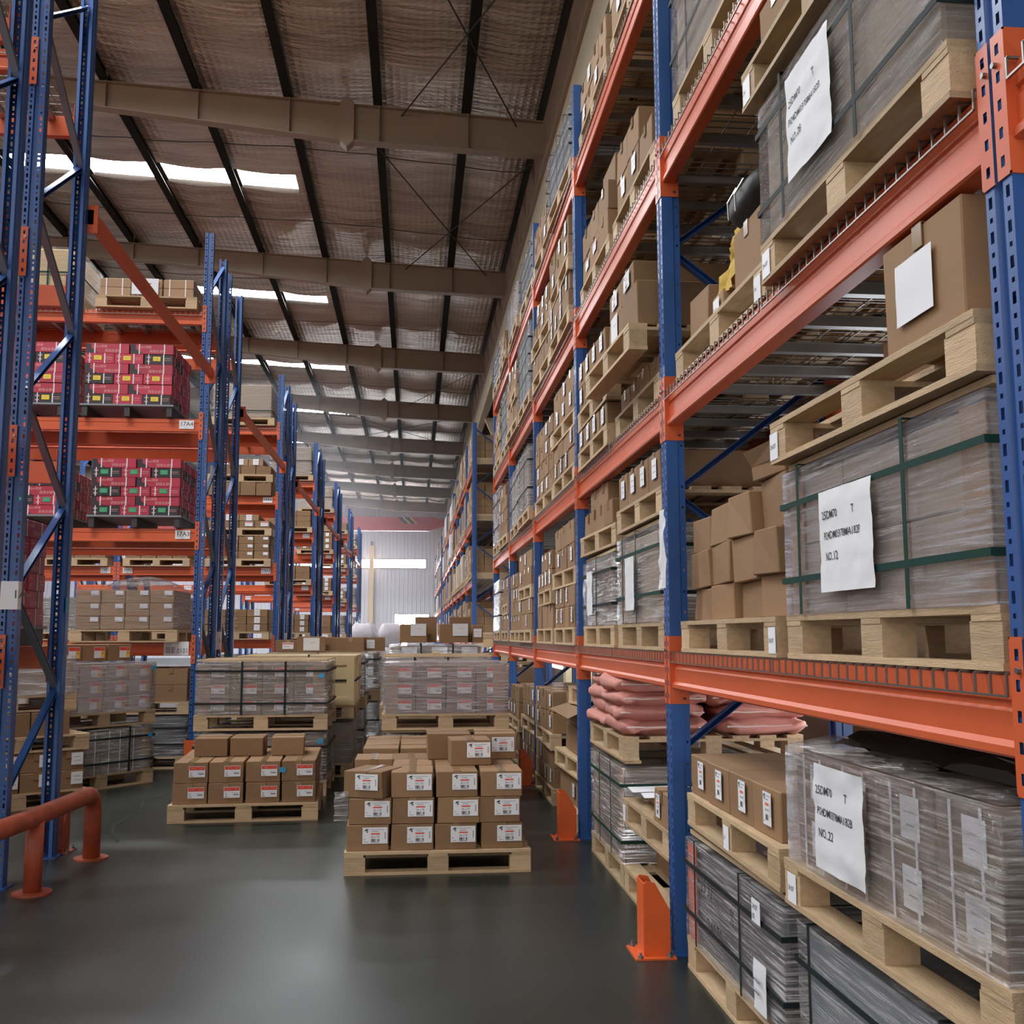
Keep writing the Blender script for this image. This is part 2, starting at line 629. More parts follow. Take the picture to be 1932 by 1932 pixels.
for k in range(1, NB + 1):
    y = YB0 + BAY * k
    if y > YEND:
        break
    b = MB()
    xs = [2.6, 2.0, .4, -1.2, -3.0, -6.0, -8.0, -12.0, -18.0, -26.0]
    for i in range(len(xs) - 1):
        xa, xb = xs[i], xs[i + 1]
        ta, tb = zr(xa), zr(xb)
        ba, bb = ta - rafter_depth(xa), tb - rafter_depth(xb)
        for y0, y1, za, zb, ha, hb in ((y - .005, y + .005, ba, bb, ta, tb), (y - .1, y + .1, ta - .014, tb - .014, ta, tb), (y - .1, y + .1, ba, bb, ba + .014, bb + .014)):
            V = [(xb, y0, zb), (xa, y0, za), (xa, y1, za), (xb, y1, zb), (xb, y0, hb), (xa, y0, ha), (xa, y1, ha), (xb, y1, hb)]
            b.poly(V, [(0, 3, 2, 1), (4, 5, 6, 7), (0, 1, 5, 4), (1, 2, 6, 5), (2, 3, 7, 6), (3, 0, 4, 7)], 'tan_steel')
    r = struct('roof_rafter', b.mesh('roof_rafter'), 'tapered brown steel roof rafter crossing the hall')
    b = MB()
    t, d = zr(-1.2), rafter_depth(-1.2)
    b.prism([(-1.32, t), (-1.2, t + .12), (-1.08, t), (-1.08, t - d), (-1.2, t - d - .12), (-1.32, t - d)], 1, y - .11, y + .11, 'tan_steel')
    obj('splice_plate', b.mesh('splice_plate'), r)
    for q in range(-1, 8):
        x = .8 - 1.5 * q
        b = MB()
        b.box((x + .04, y - .12, zr(x) - rafter_depth(x) + .02), (x + .05, y - .01, zr(x) + .18), 'tan_steel')
        obj('purlin_cleat', b.mesh('purlin_cleat'), r)

# end wall with ribbed sheets, window strip and glazed door
b = MB()
def end_panel(x0, x1, z0, z1):
    n = max(1, int((x1 - x0) / .25))
    w = (x1 - x0) / n
    pf = []
    for i in range(n):
        a = x0 + w * i
        pf += [(a, YEND), (a + w * .72, YEND), (a + w * .79, YEND - .035), (a + w * .93, YEND - .035)]
    pf.append((x1, YEND))
    b.prism(pf, 2, z0, z1, 'wall_panel', closed=False)
for x0, x1, z0, z1 in ((-26, -9, 0, 12.2), (-9, .82, 6.72, 11.4), (-9, -1.3, 0, 6.05), (-1.3, -.4, 2.95, 6.05), (-.4, 1.05, 2.95, 6.05), (-.4, 1.05, 0, 2.1), (1.05, 3.0, 0, 6.05), (.82, 3.0, 6.05, 11)):
    end_panel(x0, x1, z0, z1)
struct('wall_back', b.mesh('wall_back'), 'pale ribbed metal end wall of the warehouse')
def window(name, x0, x1, z0, z1, cols, rows, y, m='window_glow', label='bright window in the end wall'):
    g = MB()
    g.face([(x0, y + .06, z0), (x1, y + .06, z0), (x1, y + .06, z1), (x0, y + .06, z1)], m)
    w = struct(name, g.mesh(name), label)
    g = MB()
    for i in range(cols + 1):
        x = x0 + (x1 - x0) * i / cols
        g.box((x - .03, y - .03, z0), (x + .03, y + .05, z1), 'tan_steel')
    for i in range(rows + 1):
        z = z0 + (z1 - z0) * i / rows
        g.box((x0, y - .028, z - .03), (x1, y + .048, z + .03), 'tan_steel')
    obj('window_frame', g.mesh('window_frame'), w)
window('window_1', -9, .82, 6.07, 6.70, 4, 1, YEND - .02, label='long bright window strip high in the end wall')
window('window_2', -1.3, 1.05, 2.12, 2.93, 4, 1, YEND - .03, label='bright row of panes above the door in the end wall')
window('door_1', -1.3, -.42, .02, 2.08, 2, 1, YEND - .03, label='glazed door full of daylight in the end wall')
b = MB()
b.box((-3.05, YEND - .45, 0), (-2.75, YEND - .06, 7.6), 'post_cream')
b.box((-2.98, YEND - .46, 7.6), (-2.82, YEND - .2, 7.9), 'wall_dark')
struct('pillar', b.mesh('pillar'), 'cream steel post against the end wall')
b = MB()
b.box((-26, -9, 0), (-25.9, YEND, 12.2), 'wall_panel')
struct('wall_left', b.mesh('wall_left'), 'pale side wall far behind the racks')

# side wall behind the long rack: window band with wire guards
b = MB()
XW = 2.98
b.box((XW, -9, 0), (XW + .12, YEND, .78), 'wall_dark')
b.box((XW, -9, 1.62), (XW + .12, YEND, 11.1), 'wall_dark')
wy = []
y = -8.0
while y < 60:
    wy.append((y, y + 2.5))
    y += 3.2
prev = -9
for a, c in wy:
    b.box((XW, prev, .78), (XW + .12, a, 1.62), 'wall_dark')
    prev = c
b.box((XW, prev, .78), (XW + .12, YEND, 1.62), 'wall_dark')
struct('wall_right', b.mesh('wall_right'), 'dark side wall behind the long rack')
for k, (a, c) in enumerate(wy):
    g = MB()
    g.face([(XW + .1, a, .78), (XW + .1, c, .78), (XW + .1, c, 1.62), (XW + .1, a, 1.62)], 'side_window_glow')
    w = struct('window_%d' % (k + 3), g.mesh('side_window'), 'bright low window in the side wall behind the rack')
    if k < 8:
        g = MB()
        yy = a
        while yy < c:
            g.box((XW + .02, yy - .003, .78), (XW + .026, yy + .003, 1.62), 'rope')
            yy += .1
        zz = .88
        while zz < 1.6:
            g.box((XW + .02, a, zz - .003), (XW + .026, c, zz + .003), 'rope')
            zz += .2
        g.box((XW - .01, (a + c) / 2 - .03, .78), (XW + .05, (a + c) / 2 + .03, 1.62), 'cream')
        obj('window_mesh_guard', g.mesh('window_mesh_guard'), w)

# eave girder, crane runway and columns along the side wall
b = MB()
b.box((2.14, 3, 9.10), (2.18, YEND, 10.26), 'tan_steel')
b.box((2.03, 3, 9.06), (2.26, YEND, 9.11), 'tan_steel')
y = 4.0
while y < YEND:
    b.prism([(2.05, 9.11), (2.14, 9.11), (2.14, 9.7)], 1, y - .01, y + .01, 'tan_steel')
    b.prism([(2.08, 10.0), (2.14, 9.7), (2.14, 10.25)], 1, y + .7, y + .72, 'tan_steel')
    y += 1.5
struct('trim_1', b.mesh('eave_girder'), 'brown steel eave girder along the side wall')
b = MB()
b.box((2.09, 3, 8.26), (2.12, YEND, 9.06), 'cream')
b.box((2.02, 3, 8.22), (2.22, YEND, 8.26), 'cream')
struct('trim_2', b.mesh('crane_runway'), 'cream crane runway girder along the side wall')
for k in range(0, NB + 1):
    y = YB0 + BAY * k
    if y > YEND:
        break
    b = MB()
    b.prism([(2.45, y - .14), (2.47, y - .14), (2.47, y - .006), (2.85, y - .006), (2.85, y - .14), (2.87, y - .14), (2.87, y + .14), (2.85, y + .14), (2.85, y + .006), (2.47, y + .006), (2.47, y + .14), (2.45, y + .14)], 2, 0, 10.1, 'cream')
    b.prism([(2.14, 8.22), (2.46, 8.22), (2.46, 7.5)], 1, y - .1, y + .1, 'cream')
    struct('column', b.mesh('column'), 'cream steel column carrying the crane runway')

# diagonal wire bracing below the roof
wires = 0
for k, (xa, ya, xb, yb) in enumerate(((2.1, 10.6, -.7, 18.0), (-.7, 10.6, 2.1, 18.0), (2.1, 18.2, -.7, 25.5), (-.7, 18.2, 2.1, 25.5), (2.1, 40.7, -3.7, 48.0), (-3.7, 40.7, 2.1, 48.0), (2.1, 33.2, -.7, 40.5))):
    b = MB()
    b.tube([(xa, ya, zr(xa) - .1), (xb, yb, zr(xb) - .1)], .012, 'rope', 6)
    struct('trim_%d' % (k + 3), b.mesh('bracing_wire'), 'thin dark bracing wire under the roof')
for k in range(2, NB):
    for q in (.27, .74):
        y = YB0 + BAY * k + BAY * q
        b = MB()
        pts = []
        for i in range(0, 28):
            x = 2.1 - .5 * i
            pts.append((x, y + .12 * math.sin(x * .8), zr(x) + .10 - .03 * math.sin(PI * ((2.1 - x) / 1.5 % 1))))
        b.tube(pts, .009, 'rope', 5)
        struct('trim_%d' % (10 + k * 2 + (q > .5)), b.mesh('sag_rod'), 'thin dark tie rod threaded through the purlins')

# red travelling crane before the end wall
crane = obj('overhead_crane', None, None, (0, 64, 0))
tag(crane, 'red overhead crane girder spanning the hall near the end wall', 'crane')
b = MB()
b.prism([(2.15, 8.5), (2.15, 8.25), (.9, 7.88), (-20, 7.88), (-20, 8.72), (1.2, 8.72)], 1, 0, .5, 'crane_red')
obj('girder', b.mesh('girder'), crane)
for x0 in (-1.05, -.62):
    b = MB()
    b.face([(x0, -.004, 8.72), (x0 + .42, -.004, 8.32), (x0 + .70, -.004, 8.32), (x0 + .28, -.004, 8.72)], 'black_print')
    b.face([(x0 + .28, -.004, 8.72), (x0 + .70, -.004, 8.32), (x0 + .80, -.004, 8.32), (x0 + .38, -.004, 8.72)], 'crane_yellow')
    obj('warning_stripe', b.mesh('warning_stripe'), crane)

# cracks in the floor coating
crk = [(-2.10, 7.9), (-2.28, 8.45), (-2.33, 8.8), (-2.27, 9.3), (-2.40, 9.8), (-2.28, 10.2), (-2.30, 10.7), (-2.20, 11.2), (-2.30, 11.8), (-2.26, 12.4)]
b = MB()
fine = []
for i in range(len(crk) - 1):
    for t in range(4):
        x = crk[i][0] + (crk[i + 1][0] - crk[i][0]) * t / 4 + rnd.uniform(-.02, .02)
        y = crk[i][1] + (crk[i + 1][1] - crk[i][1]) * t / 4
        fine.append((x, y, rnd.uniform(.009, .020)))
for i in range(len(fine) - 1):
    (x0, y0, w0), (x1, y1, w1) = fine[i], fine[i + 1]
    b.face([(x0 - w0, y0, .0015), (x0 + w0, y0, .0015), (x1 + w1, y1, .0015), (x1 - w1, y1, .0015)], 'crack_dark')
struct('floor_crack', b.mesh('floor_crack'), 'jagged crack in the floor coating')

# ------------------------------------------------------------------ pallet racking
def holed_strip(b, x0, x1, z0, z1, y, m, pitch, hw, hh, alt=True, axis='y'):
    """thin sheet strip with a punched hole per pitch (round / tall alternately)"""
    n = max(1, int((z1 - z0) / pitch))
    p = (z1 - z0) / n
    xc = (x0 + x1) / 2
    for i in range(n):
        a, c = z0 + p * i, z0 + p * (i + 1)
        zc = (a + c) / 2
        w, h = (hw, hh) if (i % 2 == 0 or not alt) else (hw * .8, hh * .42)
        o = [(x0, a), (x1, a), (x1, c), (x0, c)]
        q = [(xc - w, zc - h), (xc + w, zc - h), (xc + w, zc + h), (xc - w, zc + h)]
        V = [(u, y, v) for u, v in o + q] if axis == 'y' else [(y, u, v) for u, v in o + q]
        b.poly(V, [(0, 1, 5, 4), (1, 2, 6, 5), (2, 3, 7, 6), (3, 0, 4, 7)], m)


def post_mesh(h):
    def mk():
        b = MB()
        holed_strip(b, -.05, -.016, 0, h, 0, 'blue', .038, .0065, .013)
        holed_strip(b, .016, .05, 0, h, 0, 'blue', .038, .0065, .013)
        b.prism([(-.016, 0), (-.011, .012), (.011, .012), (.016, 0)], 2, 0, h, 'blue', closed=False)
        for s in (-1, 1):
            b.prism([(s * .05, 0), (s * .05, .058), (s * .043, .063)], 2, 0, h, 'blue', closed=False)
            holed_strip(b, .063, .092, 0, h, s * .043, 'blue', .10, .004, .006, False, 'x')
            b.prism([(s * .043, .092), (s * .022, .092)], 2, 0, h, 'blue', closed=False)
        return b.mesh('post')
    return cached(('post', h), mk)


BEAM_PROF = [(.018, 0), (.066, 0), (.066, -.15), (.012, -.15), (.007, -.145), (.007, -.130), (.018, -.119), (.018, -.066), (.024, -.060), (.024, -.050), (.018, -.044)]


def beam_mesh(L, tall=.15):
    def mk():
        b = MB()
        b.prism([(y, z * tall / .15) for y, z in BEAM_PROF], 0, 0, L, 'orange')
        return b.mesh('load_beam')
    return cached(('beam', round(L, 3), tall), mk)


def plate_mesh():
    def mk():
        b = MB()
        holed_strip(b, -.044, 0, -.235, .075, -.004, 'orange', .062, .007, .012, False)
        b.box((-.044, -.004, -.24), (0.004, -.001, -.235), 'orange')
        b.box((-.044, -.004, .075), (0.004, -.001, .08), 'orange')
        b.box((0, -.004, -.24), (.004, .088, .08), 'orange')
        b.tube([(-.03, -.012, .012), (-.03, 0, .012)], .007, 'bolt', 6)
        b.tube([(.002, .066, -.215), (.009, .066, -.215)], .006, 'ink', 8)
        return b.mesh('end_plate')
    return cached('plate', mk)


def deck_mesh(L, depth):
    def mk():
        b = MB()
        n = int(L / .06)
        r = .0026
        for i in range(n + 1):
            x = .012 + (L - .024) * i / n
            b.box((x - r, -.006, .002), (x + r, depth + .006, .002 + 2 * r), 'wire')
            for y in (-.006, depth + .006):
                b.box((x - r, y - r, -.042), (x + r, y + r, .005), 'wire')
        for y in (-.0065, depth + .0065):
            b.box((.012, y - r * 1.2, -.044), (L - .012, y + r * 1.2, -.039), 'wire')
        k = int(depth / .115)
        for i in range(1, k):
            y = depth * i / k
            b.box((.012, y - r, -.003), (L - .012, y + r, .002), 'wire')
        return b.mesh('wire_mesh_deck')
    return cached(('deck', round(L, 3), round(depth, 3)), mk)


def channel_mesh(depth):
    def mk():
        b = MB()
        b.prism([(-.026, -.004), (-.02, -.004), (-.02, -.042), (.02, -.042), (.02, -.004), (.026, -.004), (.026, -.001), (-.026, -.001)], 1, .02, depth - .02, 'zinc')
        return b.mesh('support_channel')
    return cached(('chan', round(depth, 3)), mk)


def sign_mesh(txt, w=.165, h=.10, dots=True):
    def mk():
        b = MB()
        b.box((-w / 2, -.003, -h / 2), (w / 2, 0, h / 2), 'label_white')
        fs = h * .72
        b.text(txt, fs, (0, -.0042, -h * .16), 'ink', align='CENTER', sx=min(1.0, w * .9 / (text_geo(txt)[2] * fs)))
        if dots:
            b.box((-.012, -.0042, -h * .40), (-.004, -.0035, -h * .34), 'ink_grey')
            b.box((.004, -.0042, -h * .40), (.012, -.0035, -h * .34), 'ink_grey')
        return b.mesh('location_sign')
    return cached(('sign', txt, w, h), mk)


def brace_mesh(dy, dz, m):
    def mk():
        b = MB()
        L = math.hypot(dy, dz)
        b.prism([(-.022, -.014), (.022, -.014), (.022, -.011), (-.019, -.011), (-.019, .011), (.022, .011), (.022, .014), (-.022, .014)], 2, -.02, L + .02, m)
        return b.mesh('brace')
    return cached(('brace', round(dy, 3), round(dz, 3), m), mk)


def rack(name_label, x, y, rot, posts, depth, levels, height, decks=(), signs=None, braces=('blue',), start_rear=True, group=None, guards=(), far=False, tall=.15, node0=.30, tags=None, skip=()):
    """posts: local x of the post centres (ascending); levels: beam tops; signs: {(bay, level): (left text, right text)}"""
    root = obj('pallet_rack', None, None, (x, y, 0), (0, 0, rot))
    tag(root, name_label, 'pallet rack', group)
    pm = post_mesh(height)
    for i, px in enumerate(posts):
        fr = obj('upright_frame', None, root, (px, 0, 0))
        p0 = obj('post', pm, fr)
        p1 = obj('post', pm, fr, (0, depth, 0), (0, 0, PI))
        if tags and i in tags:
            for (th, tw, tz, tm) in tags[i]:
                g = MB()
                g.box((-.052, -.002, tz), (.052, -.001, tz + th), tm)
                g.box((.051, -.002, tz), (.0525, .05, tz + th), tm)
                if tm == 'label_white':
                    g.text('1A', .07, (.02, -.003, tz + th * .4), 'ink')
                obj('post_tag', g.mesh('post_tag'), fr)
        dy = depth - .09
        n = int((height - node0 - .1) / .62)
        for k in range(n):
            rear = (k % 2 == 0) == start_rear
            ya, yb = (depth - .045, .045) if rear else (.045, depth - .045)
            m = braces[k % len(braces)]
            br = obj('brace', brace_mesh(dy, .62, m), fr, (0, ya, node0 + .62 * k))
            br.rotation_euler = (-math.atan2(yb - ya, .62), 0, 0)
            if far and k > 9:
                break
        if not far:
            for yy in (0, depth):
                g = cached('foot', lambda: (lambda q: (q.box((-.075, -.03, 0), (.075, .12, .008), 'blue'), q)[1].mesh('foot_plate'))(MB()))
                obj('foot_plate', g, fr, (0, yy, 0), (0, 0, 0 if yy == 0 else PI))
    for bi in range(len(posts) - 1):
        xa, xb = posts[bi] + .05, posts[bi + 1] - .05
        L = xb - xa
        for li, lv in enumerate(levels):
            if (bi, li) in skip:
                continue
            for side in (0, 1):
                bm = obj('load_beam', beam_mesh(L, tall), root, (xa if side == 0 else xb, 0 if side == 0 else depth, lv), (0, 0, 0 if side == 0 else PI))
                if far and side == 1:
                    continue
                obj('end_plate', plate_mesh(), bm)
                e = obj('end_plate', plate_mesh(), bm, (L, 0, 0))
                e.scale = (-1, 1, 1)
                if side == 0 and signs and (bi, li) in signs:
                    lt, rt = signs[(bi, li)]
                    if lt:
                        obj('location_sign', sign_mesh(lt), bm, (.14, .005, -.068))
                    if rt:
                        obj('location_sign', sign_mesh(rt), bm, (L - .14, .005, -.068))
            if li in decks:
                half = L / 2
                for q in (0, 1):
                    dk = obj('wire_mesh_deck', deck_mesh(half - .006, depth), root, (xa + .003 + half * q, 0, lv))
                    if not far:
                        for c in range(4):
                            obj('support_channel', channel_mesh(depth), dk, ((half - .006) * (c + .5) / 4, 0, 0))
    return root


def column_guard(x, y, rot, label, m='guard_orange', h=.34):
    def mk():
        parts = []
        b = MB()
        # side plates with sloped tops
        for s in (-1, 1):
            b.prism([(-.10, 0), (.02, 0), (.02, h * .62), (-.05, h * .98), (-.09, h), (-.10, h * .97)], 0, s * .07 - .004, s * .07 + .004, m)
        parts.append(('side_plate', b))
        b = MB()
        b.box((-.07, -.104, 0), (.07, -.096, h * .97), m)
        parts.append(('front_plate', b))
        b = MB()
        b.box((-.11, -.15, 0), (.11, .04, .008), m)
        parts.append(('base_plate', b))
        for sx in (-.095, .095):
            for yy in (-.125, .01):
                b = MB()
                b.tube([(sx, yy, .008), (sx, yy, .018)], .014, 'bolt', 6)
                b.tube([(sx, yy, .018), (sx, yy, .032)], .006, 'bolt', 6)
                parts.append(('anchor_bolt', b))
        return [(n, q.mesh(n)) for n, q in parts]
    ps = cached(('guard', m, h), mk)
    r = obj('column_guard', None, None, (x, y, 0), (0, 0, rot))
    tag(r, label, 'column guard')
    for n, me in ps:
        obj(n, me, r)
    return r


RH = math.radians(-90)
XR = 1.22
UY = [-.86, 2.04, 5.01, 7.79, 10.58, 13.36, 16.05]     # far edges of the long rack's posts
LV = [1.385, 2.655, 3.90, 5.12]
y_org = UY[-1] - .05
rack('long blue and orange pallet rack along the side wall beside the camera', XR, y_org, RH,
     [y_org - (u - .05) for u in reversed(UY)], .90, LV, 5.80, decks=(0, 1, 2, 3), tall=.168)
UY2 = [21.9 + 2.82 * i for i in range(9)]
rack('second long pallet rack beyond the cross aisle, same wall', XR, UY2[-1], RH, [UY2[-1] - u for u in reversed(UY2)], .90, LV, 6.0, decks=(0, 1, 2, 3), far=True)
UY3 = [47.5 + 2.82 * i for i in range(6)]
rack('last pallet rack on the side wall near the end wall', XR, UY3[-1], RH, [UY3[-1] - u for u in reversed(UY3)], .90, LV, 6.0, far=True)
for k, t in ((2, 'second'), (3, 'third'), (4, 'fourth')):
    column_guard(XR - .05, UY[k] - .05, RH, 'orange column guard at the foot of the long rack, %s post from the camera' % t if k > 2 else 'orange column guard bolted down before the long rack, largest one')

# cross rows: pairs of racks standing back to back, end frames facing the aisle
XL = -2.43
PER = 6.72
LVL = [1.40, 2.68, 3.95, 5.22]
ROWN = ['row sixteen', 'row seventeen', 'row eighteen']
for g in range(7):
    yc = 7.49 + PER * g                      # far edge of the pair's last post
    for half in (0, 1):
        yf = yc - .95 if half else yc - 2.17
        nm = ORD[g]
        lab = ('front' if not half else 'rear') + ' rack of the %s back-to-back pair across the aisle end' % nm
        nb = 2 if g < 4 else 1
        pr = 2.76
        posts = [-pr * i for i in range(nb, -1, -1)]
        sg = {}
        if half == 0 and g >= 1:
            no = 15 + 2 * g
            bays = {nb - 1: 'A', nb - 2: 'B'} if nb > 1 else {0: 'A'}
            for bi, L in bays.items():
                for li, lv in ((1, '3'), (2, '4')):
                    s = '%d%s%s' % (no, L, lv)
                    sg[(bi, li)] = (s if L == 'A' and g > 1 else None, s)
            if nb > 1 or True:
                pass
        tg = None
        if g == 0 and half == 1:
            tg = {nb: [(.17, .1, 1.63, 'label_white')]}
        elif g >= 1:
            tg = {nb: [(.22, .1, 1.30 if half else 1.36, 'label_white')]} if half else None
        dk = (3,) if g < 4 else (3,)
        rack(lab, XL, yf, 0, posts, .95, LVL, 6.18 if half == 0 or g == 0 else 6.12, decks=dk, signs=sg, braces=('blue', 'brace_grey', 'blue', 'brace_grey'),
             start_rear=False, far=g >= 3, tags=tg, node0=.5)
    # red tie beam across to the next row
    if g < 6:
        t = obj('tie_beam', None, None, (XL + .06, yc + .0, 4.49))
        tag(t, 'red tie beam high between the %s and %s rack pairs' % (ORD[g], ORD[g + 1]), 'tie beam')
        L = PER - 2.17
        b = MB()
        b.box((-.02, .0, -.055), (.03, L, .055), 'orange')
        obj('tie_bar', b.mesh('tie_bar'), t)
        for yy in (0, L - .012):
            b = MB()
            b.box((-.06, yy, -.12), (.06, yy + .012, .09), 'orange')
            obj('end_plate', b.mesh('tie_end_plate'), t)
b = MB()
g17 = 7.49 + PER - 2.17
sg = obj('aisle_sign', None, None, (XL - .14 - .06, g17 + .004, LVL[0] - .07))
tag(sg, 'barcode plate on the lowest beam of the second rack pair', 'sign')
b.box((-.15, -.003, -.075), (.12, 0, .075), 'label_white')
b.text('A15', .035, (-.13, -.0042, .03), 'ink')
b.text('0101', .085, (-.01, -.0042, -.055), 'ink', sx=.75)
obj('plate', b.mesh('plate'), sg)
b = MB()
for i in range(14):
    b.box((-.14 + i * .0085, -.0045, -.055), (-.14 + i * .0085 + rnd.choice((.003, .005)), -.0035, .02), 'ink')
obj('barcode_print', b.mesh('barcode_print'), sg)
column_guard(-2.43, 7.49 - .95 + 1.02, PI, 'rusty orange column guard behind the red pipe rail', 'rail_orange')
column_guard(-2.43, 7.49 + PER - 2.17, 0, 'small orange column guard at the second rack pair')

# pipe guard rail round the rack end
rail = obj('guard_rail', None, None, (0, 0, 0))
tag(rail, 'worn orange pipe guard rail before the blue rack end', 'guard rail')
ra, rb2, rc = Vector((-2.12, 7.36, 0)), Vector((-2.17, 6.42, 0)), Vector((-2.36, 4.6, 0))
b = MB()
pts = []
for i in range(9):
    a = PI / 2 * i / 8
    pts.append(ra + Vector((-.0, -.13 + .13 * math.cos(a), .30 + .13 * math.sin(a))))
b.tube([ra + Vector((0, 0, .008))] + pts + [rb2 + Vector((0, 0, .43)), rc + Vector((0, 0, .43))], .055, 'rail_orange', 14)
obj('rail_pipe', b.mesh('rail_pipe', True), rail)
b = MB()
b.tube([rb2 + Vector((0, 0, .008)), rb2 + Vector((0, 0, .42))], .05, 'rail_orange', 14)
obj('support_leg', b.mesh('support_leg', True), rail)
for q in (ra, rb2):
    b = MB()
    b.tube([q, q + Vector((0, 0, .012))], .11, 'rail_orange', 18)
    obj('base_flange', b.mesh('base_flange'), rail)

# ------------------------------------------------------------------ pallets, cartons, wrapped loads
def pallet_parts(w, d, hi):
    def mk():
        out = []
        bw = .1
        if hi:
            for i in range(7):
                b = MB()
                if hi == 'y':
                    x = -w / 2 + (w - bw) * i / 6
                    b.box((x, 0, .124), (x + bw, d, .14), 'wood')
                else:
                    y = (d - bw) * i / 6
                    b.box((-w / 2, y, .122), (w / 2, y + bw, .14), 'wood')
                out.append(('deck_board', b))
            for k, t in enumerate((0, .5, 1)):
                b = MB()
                if hi == 'y':
                    y = (d - bw) * t
                    b.box((-w / 2, y, .106), (w / 2, y + bw, .124), 'wood')
                else:
                    x = -w / 2 + (w - .12) * t
                    b.box((x, .001, .106), (x + .12, d - .001, .122), 'wood')
                out.append(('stringer_board', b))
                y = (d - bw) * t
                b = MB()
                b.box((-w / 2, y, 0), (w / 2, y + bw, .017), 'wood')
                out.append(('bottom_board', b))
                for x in (-w / 2, -.065, w / 2 - .13):
                    b = MB()
                    b.box((x, y + .003, .017), (x + .13, y + bw - .002, .106), 'wood')
                    out.append(('block', b))
            return [(n, b.mesh(n)) for n, b in out]
        b = MB()
        b.box((-w / 2, 0, .108), (w / 2, d, .14), 'wood')
        out.append(('deck', b))
        for x in (-w / 2, -.06, w / 2 - .12):
            b = MB()
            b.box((x, 0, .018), (x + .12, d, .108), 'wood')
            out.append(('bearer', b))
        b = MB()
        b.box((-w / 2, 0, 0), (w / 2, d, .018), 'wood')
        out.append(('bottom_deck', b))
        return [(n, b.mesh(n)) for n, b in out]
    return cached(('pallet', round(w, 2), round(d, 2), hi), mk)


def pallet(F, z, w, d, label, hi=True, off=(0, 0), rot=0, group=None, tags=()):
    p = F.at((off[0], off[1], z))
    r = obj('pallet', None, None, p, (0, 0, F.r + rot))
    tag(r, label, 'pallet', group)
    for n, me in pallet_parts(w, d, hi):
        obj(n, me, r)
    for (x, txt) in tags:
        b = MB()
        b.box((-.035, -.002, -.045), (.035, 0, .045), 'label_white')
        b.text(txt, .022, (-.03, -.003, -.008), 'ink')
        obj('date_tag', b.mesh('date_tag'), r, (x, 0, .058))
    return .14


